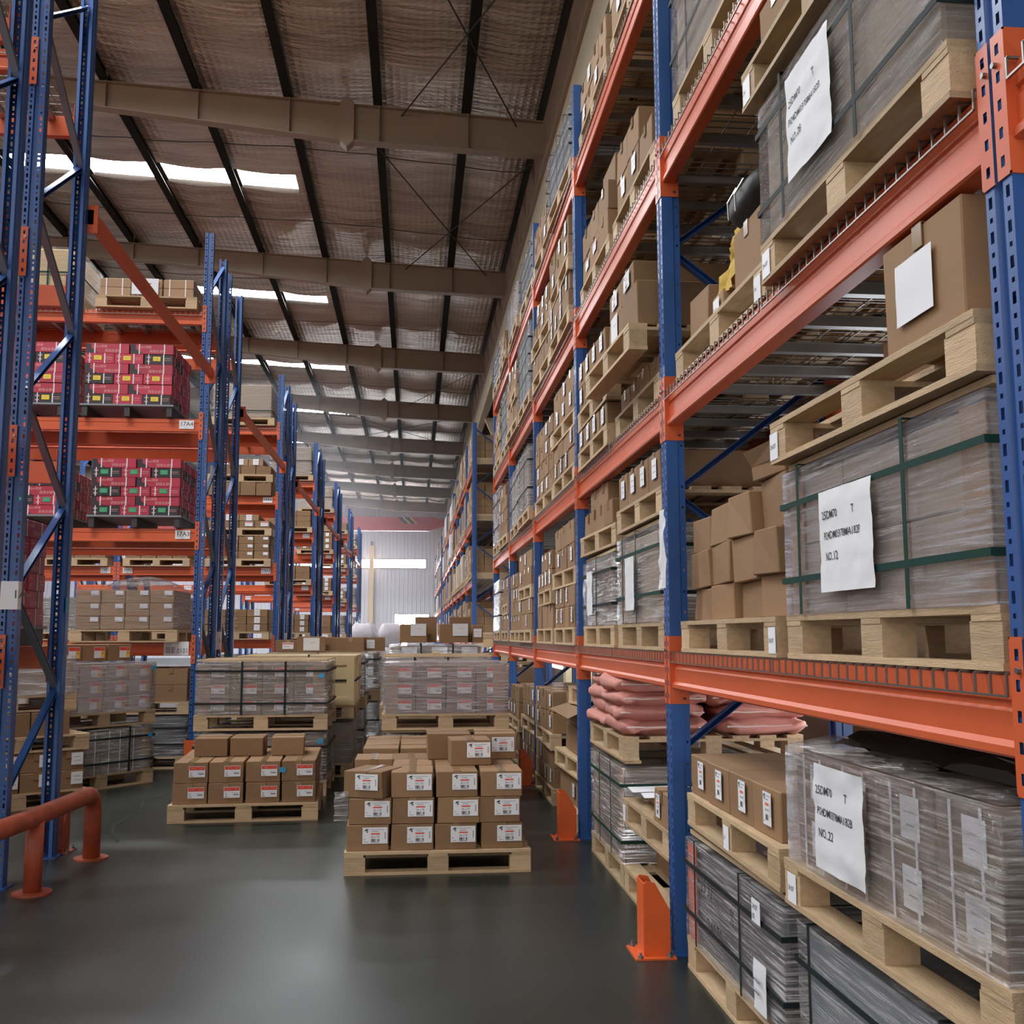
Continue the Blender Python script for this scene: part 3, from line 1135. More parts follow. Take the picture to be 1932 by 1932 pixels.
def label_mesh(style):
    """printed stickers, lying in the local x-z plane and facing -y"""
    def mk():
        b = MB()
        y = -.0012
        def bar(x0, x1, z0, z1, m, k=1):
            b.face([(x0, y - .0004 * k, z0), (x1, y - .0004 * k, z0), (x1, y - .0004 * k, z1), (x0, y - .0004 * k, z1)], m)
        if style == 'red_white':
            w, h = .125, .085
            bar(-w / 2, w / 2, -h / 2, h / 2, 'label_white', 0)
            bar(-w / 2 + .003, w / 2 - .003, h * .14, h / 2 - .003, 'red_ink')
            bar(.018, .05, h * .27, h * .35, 'orange_ink', 2)
            bar(-.045, -.005, h * .27, h * .35, 'orange_ink', 2)
            for q in range(3):
                bar(-w * .42, -w * .30, -h * .12 - q * .012, -h * .06 - q * .012, 'ink_grey')
            bar(.0, w * .40, -h * .08, -h * .05, 'ink_grey')
            bar(.012, w * .42, -h * .24, -h * .17, 'ink')
            bar(-w * .42, -w * .2, -h * .42, -h * .39, 'ink_grey')
        elif style == 'red_yellow':
            w, h = .118, .108
            bar(-w / 2, w / 2, -h / 2, h / 2, 'label_white', 0)
            bar(-w / 2 + .003, w / 2 - .003, h * .16, h / 2 - .003, 'red_ink')
            bar(.018, w / 2 - .003, -h / 2 + .003, h * .15, 'yellow_ink')
            bar(.0, .05, h * .28, h * .36, 'orange_ink', 2)
            bar(.024, .05, -h * .08, -h * .04, 'ink', 2)
        elif style == 'code':
            w, h = .155, .098
            bar(-w / 2, w / 2, -h / 2, h / 2, 'label_white', 0)
            # small mark: slanted bar and arrow head
            b.face([(-.068, y - .001, .028), (-.056, y - .001, .040), (-.038, y - .001, .040), (-.050, y - .001, .030)], 'ink')
            b.face([(-.056, y - .001, .026), (-.042, y - .001, .030), (-.048, y - .001, .016)], 'ink')
            bar(-.032, .055, .034, .037, 'ink_grey')
            bar(-.02, .02, .022, .026, 'ink_grey')
            bar(-.026, .030, .006, .014, 'red_ink')
            b.text('26 x 75', .0165, (0, y - .001, -.013), 'ink', align='CENTER')
            x = -.024
            for q, t in enumerate((2, 1, 3, 1, 2, 2, 1, 3, 1, 1, 2)):
                if q % 2 == 0:
                    bar(x, x + .0026 * t, -.038, -.020, 'ink')
                x += .0026 * t
            bar(-.024, .024, -.043, -.0405, 'ink')
            bar(.060, .066, -.022, .020, 'ink_grey')
            bar(-.068, -.060, -.026, -.020, 'ink_grey')
            bar(-.068, -.04, -.040, -.037, 'ink_grey')
        elif style == 'tall_code':
            w, h = .085, .115
            bar(-w / 2, w / 2, -h / 2, h / 2, 'label_white', 0)
            b.face([(-.037, y - .001, .040), (-.028, y - .001, .050), (-.016, y - .001, .050), (-.024, y - .001, .042)], 'ink')
            b.face([(-.030, y - .001, .038), (-.018, y - .001, .041), (-.024, y - .001, .028)], 'ink')
            bar(-.012, .034, .043, .046, 'ink_grey')
            bar(-.012, .012, .030, .034, 'ink_grey')
            bar(-.020, .018, .010, .020, 'orange_ink')
            b.text('34 x 30', .013, (0, y - .001, -.008), 'ink', align='CENTER')
            x = -.016
            for q, t in enumerate((2, 1, 3, 1, 2, 2, 1, 2)):
                if q % 2 == 0:
                    bar(x, x + .0026 * t, -.040, -.020, 'ink')
                x += .0026 * t
            bar(.030, .034, -.026, .022, 'ink_grey')
            bar(-.036, -.022, -.046, -.043, 'ink_grey')
        elif style == 'small':
            w, h = .085, .05
            bar(-w / 2, w / 2, -h / 2, h / 2, 'label_white', 0)
            bar(-.03, .01, -.018, -.014, 'ink_grey')
            bar(-.036, -.030, -.018, -.012, 'ink')
        elif style == 'plain':
            w, h = .10, .105
            bar(-w / 2, w / 2, -h / 2, h / 2, 'label_white', 0)
            bar(-.03, .03, .012, .017, 'ink_grey')
            bar(-.02, .035, -.02, -.016, 'ink_grey')
        elif style == 'sheet':
            w, h = .19, .15
            bar(-w / 2, w / 2, -h / 2, h / 2, 'paper', 0)
            bar(-.02, .045, .015, .019, 'ink_grey')
        elif style == 'white_red':
            w, h = .13, .075
            bar(-w / 2, w / 2, -h / 2, h / 2, 'label_white', 0)
            bar(-.06, .06, .018, .03, 'red_ink')
            bar(-.05, .02, -.012, -.006, 'ink_grey')
        return b.mesh('label_sheet')
    return cached(('label', style), mk)


def carton_mesh(w, d, h, var, m, tape):
    def mk():
        r = random.Random(var * 31 + int(w * 1000) + int(h * 100))
        j = .004 if var < 4 else .0065
        c = .004
        b = MB()
        warp = [(r.uniform(-j, j) * .6, r.uniform(-j, j), r.uniform(-j, j) * .4 if i >= 4 else 0) for i in range(8)]
        b.cbox((-w / 2 + j * .6, j, 0), (w / 2 - j * .6, d - j, h - .001), c, m, warp)
        body = b.mesh('carton')
        t = None
        if tape:
            b = MB()
            e = .0012
            if tape == 'x':
                y = d / 2
                b.box((-w / 2 - e, y - .024, h - .0012), (w / 2 + e, y + .024, h + .0012), 'tape')
                b.box((-w / 2 - e, y - .024, h - .06), (-w / 2 + .001, y + .024, h), 'tape')
                b.box((w / 2 - .001, y - .024, h - .06), (w / 2 + e, y + .024, h), 'tape')
            else:
                b.box((-.024, -e, h - .0012), (.024, d + e, h + .0012), 'tape')
                b.box((-.024, -e, h - .06), (.024, .002, h), 'tape')
            t = b.mesh('tape')
        return body, t
    return cached(('carton', round(w, 3), round(d, 3), round(h, 3), var, m, tape), mk)


def carton(F, p, dims, label, style=None, lab_at=None, rot=0, m='card', var=None, tape='y', group=None, tilt=(0, 0), lrot=0, cat='carton'):
    w, d, h = dims
    if var is None:
        var = rnd.randrange(4)
    body, t = carton_mesh(w, d, h, var, m, tape)
    o = obj('carton', body, None, F.at(p), (tilt[0], tilt[1], F.r + rot))
    tag(o, label, cat, group)
    if t:
        obj('tape', t, o)
    if style:
        lx, lz = lab_at if lab_at else (w * .18, h * .56)
        for st in (style if isinstance(style, (list, tuple)) else (style,)):
            obj('label_sheet', label_mesh(st), o, (lx, -.0032, lz), (0, lrot, 0))
    return o


def flat_grid(b, w, h, nx, nz, m, amp, seed, y0=0.0):
    V = []
    for k in range(nz + 1):
        for i in range(nx + 1):
            x, z = -w / 2 + w * i / nx, -h / 2 + h * k / nz
            V.append((x, y0 - wrinkle(x, z, amp, seed), z))
    F = [(k * (nx + 1) + i, k * (nx + 1) + i + 1, (k + 1) * (nx + 1) + i + 1, (k + 1) * (nx + 1) + i) for k in range(nz) for i in range(nx)]
    b.poly(V, F, m)


def wrinkle(x, z, amp, seed):
    return amp * (.6 + mnoise.noise(Vector((x * 9, z * 16, seed))) + .5 * mnoise.noise(Vector((x * 24, z * 30, seed + 5))))


def paper(parent, x, y, z, w, h, lines, amp=.004, seed=1, size=.05):
    b = MB()
    flat_grid(b, w, h, 14, 16, 'paper', amp, seed)
    o = obj('paper_sheet', b.mesh('paper_sheet', True), parent, (x, y, z))
    b = MB()
    for (txt, lx, lz, sz) in lines:
        vs, fs, wid = text_geo(txt, .004)
        V = []
        for (u, v) in vs:
            px, pz = lx + u * sz * .90, lz + v * sz
            V.append((px, -wrinkle(px, pz, amp, seed) - .0016, pz))
        b.poly(V, fs, 'ink')
    obj('printed_text', b.mesh('printed_text'), o)
    return o


def film_mesh(w, d, h, m, seed, sag=0.0, amp=.006):
    """a film skin round a load: four wrinkled sides and a top, slightly drawn in between the corners"""
    def mk():
        b = MB()
        n, nz = 10, 9
        ring = []
        for i in range(n):
            ring.append((-w / 2 + w * i / n, 0.0, 0, -1))
        for i in range(n):
            ring.append((w / 2, d * i / n, 1, 0))
        for i in range(n):
            ring.append((w / 2 - w * i / n, d, 0, 1))
        for i in range(n):
            ring.append((-w / 2, d - d * i / n, -1, 0))
        N = len(ring)
        V = []
        for k in range(nz + 1):
            z = h * k / nz
            for (x, y, ax, ay) in ring:
                a = .6 * amp * (.7 * mnoise.noise(Vector((x * 7, y * 7, z * 13 + seed))) + mnoise.noise(Vector((x * 3, y * 3, z * 6 + seed)))) + .004
                V.append((x + ax * a, y + ay * a, z + (.006 * mnoise.noise(Vector((x * 8, y * 8, seed))) if k in (0, nz) else 0)))
        F = [(k * N + i, k * N + (i + 1) % N, (k + 1) * N + (i + 1) % N, (k + 1) * N + i) for k in range(nz) for i in range(N)]
        # top, patched as a grid fan
        t0 = len(V)
        for jy in range(n + 1):
            for ix in range(n + 1):
                x, y = -w / 2 + w * ix / n, d * jy / n
                edge = min(ix, jy, n - ix, n - jy)
                z = h + (sag * (.3 + mnoise.noise(Vector((x * 4, y * 4, seed)))) + .006 * mnoise.noise(Vector((x * 15, y * 15, seed))) if edge else 0) + .003
                V.append((x, y, z))
        F += [(t0 + jy * (n + 1) + ix, t0 + jy * (n + 1) + ix + 1, t0 + (jy + 1) * (n + 1) + ix + 1, t0 + (jy + 1) * (n + 1) + ix) for jy in range(n) for ix in range(n)]
        b.poly(V, F, m)
        return b.mesh('stretch_film', True)
    return cached(('film', round(w, 2), round(d, 2), round(h, 2), m, seed, sag, amp), mk)


def strap_mesh(kind, w, d, h, m, wd=.019):
    def mk():
        b = MB()
        e, t = .010, .0016
        if kind == 'v':
            b.box((-wd / 2, -e - t, .001), (wd / 2, -e, h + e), m)
            b.box((-wd / 2, d + e, .001), (wd / 2, d + e + t, h + e), m)
            b.box((-wd / 2, -e - t, h + e), (wd / 2, d + e + t, h + e + t), m)
        else:
            b.box((-w / 2 - e, -e - t, -wd / 2), (w / 2 + e, -e, wd / 2), m)
            b.box((-w / 2 - e, d + e, -wd / 2), (w / 2 + e, d + e + t, wd / 2), m)
            for s in (-1, 1):
                x = s * (w / 2 + e)
                b.box((min(x, x + s * t), -e - t, -wd / 2), (max(x, x + s * t), d + e + t, wd / 2), m)
        return b.mesh('strap')
    return cached(('strap', kind, round(w, 2), round(d, 2), round(h, 2), m, wd), mk)


def wrapped(F, z, w, d, h, label, film='film', core='core_brown', grid=None, style=None, vstraps=(), hstraps=(), strap='strap_green',
            sheet=None, boards=False, lid=False, off=(0, 0), rot=0, group=None, seed=None, sag=0.0, amp=.006, cstraps=False, lab_at=None):
    """a strapped and film-wrapped load: inner cartons or block, film skin, straps, corner boards, paper notices"""
    if seed is None:
        seed = rnd.randrange(6)
    r = obj('wrapped_load', None, None, F.at((off[0], off[1], z)), (0, 0, F.r + rot))
    tag(r, label, 'wrapped load', group)
    ins = .02
    if grid:
        nx, nz = grid
        cw, ch = (w - 2 * ins) / nx, (h - ins) / nz
        for k in range(nz):
            for i in range(nx):
                body, t = carton_mesh(cw - .003, d - 2 * ins, ch - .002, (i + k) % 4, core, None)
                c = obj('carton', body, r, (-w / 2 + ins + cw * (i + .5), ins, ch * k))
                if style:
                    lx, lz = lab_at if lab_at else (cw * .12, ch * .55)
                    obj('label_sheet', label_mesh(style), c, (lx, -.002, lz))
                if cstraps:
                    for q in (-.22, .22):
                        g = cached(('cstrap', round(ch, 3), round(d, 2)), lambda: (lambda b: (b.box((-.005, -.004, 0), (.005, -.002, ch), 'white_strap'), b)[1].mesh('carton_strap'))(MB()))
                        obj('carton_strap', g, c, (q * cw, 0, 0))
    else:
        b = cached(('core', round(w, 2), round(d, 2), round(h, 2), core), lambda: (lambda b: (b.cbox((-w / 2 + ins, ins, 0), (w / 2 - ins, d - ins, h - ins), .008, core), b)[1].mesh('inner_block'))(MB()))
        obj('inner_block', b, r)
    if boards:
        for s in (-1, 1):
            def mk(s=s):
                b = MB()
                x = s * (w / 2 - ins - .055)
                b.box((x - .055, ins - .007, .0), (x + .055, ins - .002, h - .02), 'card_pale')
                return b.mesh('corner_board')
            obj('corner_board', cached(('cb', round(w, 2), round(h, 2), s), mk), r)
    obj('stretch_film', film_mesh(w, d, h, film, seed, sag, amp), r)
    for x in vstraps:
        obj('strap', strap_mesh('v', w, d, h, strap), r, (x * w / 2, 0, 0))
    for q in hstraps:
        obj('strap', strap_mesh('h', w, d, h, strap), r, (0, 0, q * h))
    if lid:
        for i, y in enumerate((.02, d / 2 - .05, d - .12)):
            g = cached(('lid', round(w, 2)), lambda: (lambda b: (b.box((-w / 2, 0, 0), (w / 2, .1, .018), 'wood'), b)[1].mesh('lid_board'))(MB()))
            obj('lid_board', g, r, (0, y, h + .013))
    if sheet:
        paper(r, sheet['x'] * w / 2, -.016, sheet['z'] * h, sheet['w'], sheet['h'], sheet['lines'], sheet.get('amp', .004), sheet.get('seed', 1))
    return h + (.031 if lid else .012)


def cartons(F, z, w, d, h, nx, nz, where, look='plain brown carton', style=None, off=(0, 0), rows=1, rot=0, m='card', jit=.006, sizes=None,
            lab_at=None, var=None, tape='y', skip=(), group=None, gap=.006, yjit=.01, back_top=True, word='tier'):
    """tiers of single cartons, first along = the end where local x is smallest"""
    cw, cd = w / nx, d / rows
    for r in range(rows):
        for k in range(nz):
            if r and back_top and k < nz - 1 and r < rows:
                pass
            for i in range(nx):
                if (i, k, r) in skip or (i, k) in skip:
                    continue
                x = -w / 2 + cw * (i + .5)
                pos = []
                if nz > 1:
                    pos.append(('top' if k == nz - 1 else ('bottom' if k == 0 else ORD[k])) + ' ' + word)
                if nx > 1:
                    pos.append(ORD[i] + ' from left')
                if rows > 1:
                    pos.append(('front', 'back', 'rearmost')[r] + ' row')
                hh = h
                st = style if r == 0 else None
                if isinstance(style, dict):
                    st = style.get((i, k)) if r == 0 else None
                lk = look
                if st is None and (' label' in look or ' slip' in look):
                    lk = 'unlabelled pale carton' if 'pale' in look else 'unlabelled brown carton'
                lab = lk + ', ' + ', '.join(pos + [where])
                carton(F, (off[0] + x + rnd.uniform(-jit, jit) * .4, off[1] + cd * r + (rnd.uniform(0, yjit) if r == 0 else 0), z + h * k), (cw - gap, cd - gap, h - .0015), lab, st,
                       lab_at, rot + rnd.uniform(-jit, jit), m, var, tape, group)
    return h * nz

# ------------------------------------------------------------------ loads on the long rack beside the camera
XF = XR + .012


def RF(y, z, dx=0.0, rot=0.0):
    return Frame(XF + dx, y, z, RH + rot)


PT = lambda where, which='': ('%s wooden pallet, %s' % (which, where)).strip()
MARK = [('25DM70', -.15, .065, .034), ('T', .05, .065, .034), ('PI24DM0378MA182B', -.15, .005, .032)]
def mark(no, sx=1.0, s=1.0):
    return [(t, x * sx, z, q * s) for t, x, z, q in MARK] + [('NO..' + no, -.14 * sx, -.058, .036 * s)]

W1 = 1.27
# --- bay one, floor, far stack
F = RF(4.11, 0)
pallet(F, 0, W1, 1.05, PT('on the floor under the dark strapped bundle, first bay'))
r = wrapped(F, .14, 1.24, 1.0, .43, 'dark strapped bundle with handwriting on the film, beside the orange guard', film='film', core='core_grey', vstraps=(-.72, .28), hstraps=(.28, .76), strap='strap_black', lid=True, seed=2)
bund = bpy.data.objects['wrapped_load'] if 'wrapped_load' in bpy.data.objects else None
b = MB()
for (txt, x, z, sz) in (('25 32', -.30, .27, .085), ('24070', -.22, .12, .095), ('%', .10, .24, .09)):
    b.text(txt, sz, (x, -.026, z), 'ink', uy=(.18, 0, 1), sx=.9)
obj('marker_writing', b.mesh('marker_writing'), bund)
b = MB()
flat_grid(b, .13, .17, 8, 10, 'paper', .004, 7)
b.box((-.04, -.012, .02), (.03, -.011, .028), 'ink_grey')
b.box((-.05, -.012, -.02), (.02, -.011, -.012), 'ink_grey')
obj('paper_sheet', b.mesh('paper_sheet', True), bund, (.42, -.018, .11))
b = MB()
b.box((-.045, -.001, -.04), (.045, 0, .04), 'label_white')
b.text('24.07', .026, (-.036, -.002, .006), 'ink')
b.text('05', .026, (-.036, -.002, -.028), 'ink')
obj('date_tag', b.mesh('date_tag'), bund, (.40, -.02, .36))
b = MB()
b.box((-.605, .003, .01), (-.47, .010, .41), 'orange_ink')
obj('corner_board', b.mesh('corner_board'), bund)
pallet(F, .62, W1, 1.05, PT('carrying four labelled cartons, low in the first bay'), tags=((0, '24'),), rot=-.02)
cartons(F, .76, 1.18, .40, .175, 4, 1, 'low in the first bay', 'brown carton with white label', 'tall_code', off=(-.03, .02), m='card', tape=None, lab_at=(.03, .10))
cartons(F, .76, 1.18, .55, .17, 3, 1, 'behind the labelled row', 'blank closed brown carton', off=(-.03, .43), tape='y')
carton(F, (.42, .43, .94), (.40, .5, .20), 'tall brown carton behind the labelled four, next to grey film')
# --- bay one, floor, near stack
F = RF(2.73, 0)
pallet(F, 0, W1, 1.05, PT('on the floor under the grey crate, bottom corner of the picture'))
r = wrapped(F, .14, 1.24, 1.0, .43, 'film-wrapped grey crate under the big paper-marked load, bottom corner', film='film', core='plastic_grey', vstraps=(-.82, .5), hstraps=(.72,), strap='strap_black', lid=True, seed=3, sag=.02)
pallet(F, .615, W1 + .03, 1.05, PT('under the wrapped load marked NO..22, bottom corner'), tags=((-.58, '24.07'),), off=(0, -.03))
wrapped(F, .755, 1.24, 1.05, .36, 'film-wrapped strapped cartons with paper NO..22, bottom corner', film='film_dense', core='core_brown', grid=(4, 2), style='plain', off=(0, -.02), cstraps=True, sag=.05, seed=1,
        sheet=dict(x=-.28, z=.52, w=.34, h=.30, lines=mark('22'), amp=.007, seed=3), amp=.008)
b = MB()
n = 14
V = []
for jy in range(n + 1):
    for ix in range(n + 1):
        x, y = -.60 + 1.2 * ix / n, .12 + .85 * jy / n
        V.append((x, y, 1.16 + .05 * mnoise.noise(Vector((x * 5, y * 5, 2))) + .02 * mnoise.noise(Vector((x * 14, y * 14, 4))) - .03 * (ix in (0, n) or jy in (0, n))))
b.poly(V, [(jy * (n + 1) + ix, jy * (n + 1) + ix + 1, (jy + 1) * (n + 1) + ix + 1, (jy + 1) * (n + 1) + ix) for jy in range(n) for ix in range(n)], 'bag_black')
b.poly([(v[0], v[1], 1.13) for v in V[:n + 1]] + V[:n + 1], [(i, i + 1, n + 2 + i, n + 1 + i) for i in range(n)], 'bag_black')
tag(obj('plastic_cover', b.mesh('plastic_cover', True), None, F.at((0, 0, 0)), (0, 0, F.r)), 'crumpled black plastic sheet over the load marked NO..22', 'plastic cover')

# --- bay one, first shelf
z1 = LV[0] + .008
F = RF(4.11, z1)
wh = 'first shelf far stack'
pallet(F, 0, W1, 1.05, PT('under the leaning small cartons, first shelf'), tags=((.60, '24.07'),))
cw = W1 / 4
zz = .14
spec = [(0, (.145, .165, .15)), (1, (.15, .17, .165)), (2, (.145, .175, .165)), (3, (.155, .165, .19))]
for i, hs in spec:
    z = zz
    for k, h in enumerate(hs):
        st = None
        carton(F, (-W1 / 2 + cw * (i + .5) + rnd.uniform(-.012, .012), .02 + rnd.uniform(0, .04) + .02 * (2 - k) * (i == 2), z), (cw - .012, .46, h), 'unlabelled brown carton, %s of three tiers, %s from left, %s' % (('bottom', 'middle', 'top')[k], ORD[i], wh),
               None, m='card', var=4 + (i + k) % 4, rot=rnd.uniform(-.05, .05), tape=None, tilt=(0, rnd.uniform(-.03, .03)))
        z += h
zt = zz + sum(spec[3][1])
op = carton(F, (-W1 / 2 + cw * 3.5, .04, zt), (cw - .02, .42, .06), 'half-open brown carton with raised flaps on the leaning stack', None, m='card', var=5, tape=None, rot=.05)
b = MB()
b.poly([(-.14, 0, .055), (.14, 0, .055), (.13, -.02, .115), (-.15, -.03, .11)], [(0, 1, 2, 3)], 'card')
b.poly([(.145, 0, .055), (.145, .4, .055), (.18, .38, .11), (.17, .02, .12)], [(0, 1, 2, 3)], 'card')
b.poly([(-.145, 0, .055), (-.145, .4, .055), (-.19, .38, .10), (-.18, .02, .11)], [(0, 1, 2, 3)], 'card')
obj('carton_flap', b.mesh('carton_flap'), op)
F2 = RF(4.11, z1)
cartons(F2, .14, 1.2, .5, .17, 4, 1, 'behind the leaning stack', 'plain brown carton', off=(0, .52), tape='y')
b = MB()
flat_grid(b, .11, .36, 6, 14, 'paper', .012, 4)
b.text('2', .05, (.0, -.02, -.14), 'ink')
tag(obj('paper_note', b.mesh('paper_note', True), None, RF(4.68, z1 + .47, -.09).o, (0, 0, RH)), 'torn white paper note hanging at the blue post', 'paper')
F = RF(2.73, z1)
pallet(F, 0, W1, 1.05, PT('under the green-strapped load marked NO..12, first shelf'))
wrapped(F, .14, 1.24, 1.0, .47, 'film-wrapped load with green straps and paper NO..12, first shelf', film='film_lilac', core='core_pale', grid=(3, 2), vstraps=(-.76, .40), hstraps=(.24, .76), lid=True, seed=4, boards=True,
        sheet=dict(x=-.16, z=.45, w=.36, h=.30, lines=mark('12'), amp=.006, seed=8))
pallet(F, .645, W1, 1.05, PT('with wide gaps carrying two cartons, below the second shelf'), tags=((-.60, '24.07'),), off=(0, -.03), rot=.01)
carton(F, (-.12, .22, .785), (.42, .5, .20), 'brown taped carton set back behind the white-papered one, first shelf', m='card', tape='x')
c = carton(F, (.36, .0, .785), (.40, .5, .30), 'big brown carton with two white papers below the second shelf', m='card', tape='y', var=1)
g = MB()
flat_grid(g, .19, .16, 6, 6, 'label_white', .002, 3)
wl = g.mesh('label_sheet', True)
obj('label_sheet', wl, c, (-.02, -.004, .15))
obj('label_sheet', wl, c, (.204, .22, .2), (0, 0, PI / 2))

# --- bay one, second shelf
z2 = LV[1] + .008
F = RF(4.11, z2)
pallet(F, 0, W1, 1.05, PT('under mixed cartons and a black bag, second shelf'), tags=((.56, '24'),))
carton(F, (-.46, .06, .14), (.30, .42, .24), 'crushed bulging brown carton at the blue post, second shelf', m='card', var=6, tape=None, tilt=(0, .05))
carton(F, (-.34, .36, .14), (.42, .48, .60), 'tall open brown carton set back on the second shelf', m='card', var=2, tape=None)
carton(F, (.30, .05, .14), (.34, .48, .28), 'brown taped carton under the black bag, second shelf', m='card', var=1, tape='y')
carton(F, (-.04, .03, .14), (.16, .2, .10), 'small white-labelled carton under the yellow cloth, second shelf', 'small', m='card_pale', var=1, tape=None, lab_at=(0, .05))
bg = obj('tool_bag', None, None, F.at((.30, .02, .42)), (0, 0, F.r))
tag(bg, 'black zipped bag lying on a carton on the second shelf', 'bag')
def pillow(w, d, h, m, name, seed, amp=.02, nu=22, nv=11, p=.55):
    b = MB()
    V, Fc = [], []
    for j in range(nv + 1):
        ph = -PI / 2 + PI * j / nv
        for i in range(nu):
            th = 2 * PI * i / nu
            sg = lambda q, e: math.copysign(abs(q) ** e, q)
            x = sg(math.cos(th), .32) * (max(0, math.cos(ph)) ** .38)
            y = sg(math.sin(th), .32) * (max(0, math.cos(ph)) ** .38)
            z = sg(math.sin(ph), p)
            q = Vector((x * w / 2, y * d / 2, z * h / 2))
            k = 1 + 0 * q.x
            nn = mnoise.noise(q * 6 + Vector((seed, 0, 0))) + .5 * mnoise.noise(q * 15 + Vector((0, seed, 0)))
            edge = max(abs(x), abs(y))
            t = max(0, abs(x) - .62) / .38
            q.z *= (1 - .35 * max(0, edge - .72) / .28) * (1 - .45 * t)
            if h < .15:
                q.z += .016 * t * math.sin(q.y * 38 + seed * 2.3) + .010 * mnoise.noise(Vector((q.x * 22, q.y * 9, seed)))
            q += Vector((x * .4, y * .4, z)) * amp * nn
            V.append((q.x, q.y, q.z + h / 2))
    for j in range(nv):
        for i in range(nu):
            Fc.append((j * nu + i, j * nu + (i + 1) % nu, (j + 1) * nu + (i + 1) % nu, (j + 1) * nu + i))
    b.poly(V, Fc, m)
    return b.mesh(name, True)
obj('bag_body', pillow(.40, .5, .19, 'bag_black', 'bag_body', 3, .01), bg, (0, .25, 0))
b = MB()
for x in (-.07, .02):
    b.tube([(x, -.015, .03), (x, -.018, .10), (x, .02, .165)], .004, 'zinc', 5)
obj('zip', b.mesh('zip'), bg)
b = MB()
n = 12
V = []
for k in range(n + 1):
    for i in range(n + 1):
        u, v = i / n, k / n
        x = -.05 + .16 * u + .03 * mnoise.noise(Vector((u * 4, v * 5, 1)))
        z = .22 + .36 * v
        y = .0 + .10 * v + .05 * mnoise.noise(Vector((u * 5, v * 6, 7)))
        V.append((x, y, z))
b.poly(V, [(k * (n + 1) + i, k * (n + 1) + i + 1, (k + 1) * (n + 1) + i + 1, (k + 1) * (n + 1) + i) for k in range(n) for i in range(n)], 'cloth_yellow')
tag(obj('cloth', b.mesh('cloth', True), None, F.at((0, .05, 0)), (0, 0, F.r)), 'crumpled yellow cloth stuffed beside the black bag', 'cloth')
F = RF(2.73, z2, -.05)
pallet(F, 0, W1, 1.05, PT('under the silvery wrapped load marked NO..28, second shelf'), tags=((-.58, '24.07'),))
wrapped(F, .14, 1.22, 1.0, .48, 'silvery film-wrapped load with paper NO..28, second shelf', film='film_dense', core='core_pale', vstraps=(-.62, .28), hstraps=(.22, .80), strap='strap_black', lid=True, seed=5, amp=.012,
        sheet=dict(x=-.22, z=.52, w=.34, h=.34, lines=mark('28'), amp=.005, seed=6))
pallet(F, .655, W1, 1.05, PT('atop the silvery wrapped load, second shelf'), tags=((-.58, '24'),), off=(-.06, -.03))
cartons(F, .795, 1.2, .5, .22, 4, 1, 'above the silvery load', 'plain brown carton', None, off=(-.05, .02), m='card', tape='y')
# --- bay one, third shelf
z3 = LV[2] + .008
F = RF(4.10, z3)
pallet(F, 0, 1.2, 1.05, PT('under the dusty strapped load, third shelf'))
wrapped(F, .14, 1.16, 1.0, .62, 'dusty film-wrapped strapped load on the third shelf, first bay', film='film_dense', core='core_pale', vstraps=(-.5, .45), hstraps=(.3, .8), strap='strap_black', seed=1, amp=.012)
F = RF(2.70, z3)
pallet(F, 0, W1, 1.05, PT('on the third shelf above the silvery load'))

# --- bay two
W2 = 1.16
yn, yf2 = 5.66, 6.95
F = RF(5.62, 0)
wb = 'floor of the second bay'
pallet(F, 0, 1.1, 1.05, PT('bottom of the loose pallet heap, second bay'), tags=((.1, '24'),))
cartons(F, .14, .9, .5, .24, 3, 1, 'between two pallets, second bay', 'low brown carton', None, m='card', off=(-.06, .18), skip=())
pallet(F, .385, 1.1, 1.05, PT('middle of the loose pallet heap, second bay'), tags=((-.5, '24'),))
cartons(F, .525, .34, .5, .17, 1, 1, 'second bay floor', 'brown carton leaning at the blue post, white label', 'tall_code', m='card', off=(.38, .0), lab_at=(-.05, .09))
cartons(F, .525, .7, .6, .06, 2, 1, 'on the loose pallet heap', 'flattened pale carton', None, m='card_pale', off=(-.18, .12), tape=None)
b = MB()
for i in range(4):
    x0 = -.5 + .21 * i
    b.poly([(x0, .02 + .03 * i, .590), (x0 + .24, .0 + .02 * i, .594), (x0 + .25, .3, .60), (x0 + .02, .33, .597)], [(0, 1, 2, 3)], 'paper')
tag(obj('paper_liner', b.mesh('paper_liner'), None, F.at((0, 0, 0)), (0, 0, F.r)), 'loose white paper liners on the pallet heap, second bay', 'paper')
pallet(F, .60, 1.1, 1.0, PT('topmost of the loose heap under white papers'), off=(-.05, .55)) if False else None
F = RF(6.72, 0)
pallet(F, 0, 1.12, 1.05, PT('on the floor under the bundle that carries pink sacks'))
wrapped(F, .14, 1.06, 1.0, .56, 'dark strapped bundle under the pallet of pink sacks', film='film', core='core_brown', vstraps=(-.3, .42), hstraps=(.22, .8), strap='strap_green', lid=True, seed=3, boards=True)
pallet(F, .735, 1.14, 1.1, PT('carrying the pink sacks, second bay'))
def sack(p, rot, label, w=.58, d=.40, h=.12, m='sack_pink', seed=0, grp=None):
    s = obj('sack', None, None, p, (0, 0, rot))
    tag(s, label, 'sack', grp)
    obj('sack_body', cached(('sack', w, d, h, m, seed % 5), lambda: pillow(w, d, h, m, 'sack_body', seed, .034, 30, 15)), s)
    g = cached(('seam', w, d), lambda: (lambda b: (b.tube([(w / 2 - .01, -d / 2 + .03 + (d - .06) * i / 9, h * .5 + .002 * math.sin(i * 2.1)) for i in range(10)], .006, 'thread', 5), b)[1].mesh('stitched_seam'))(MB()))
    obj('stitched_seam', g, s)
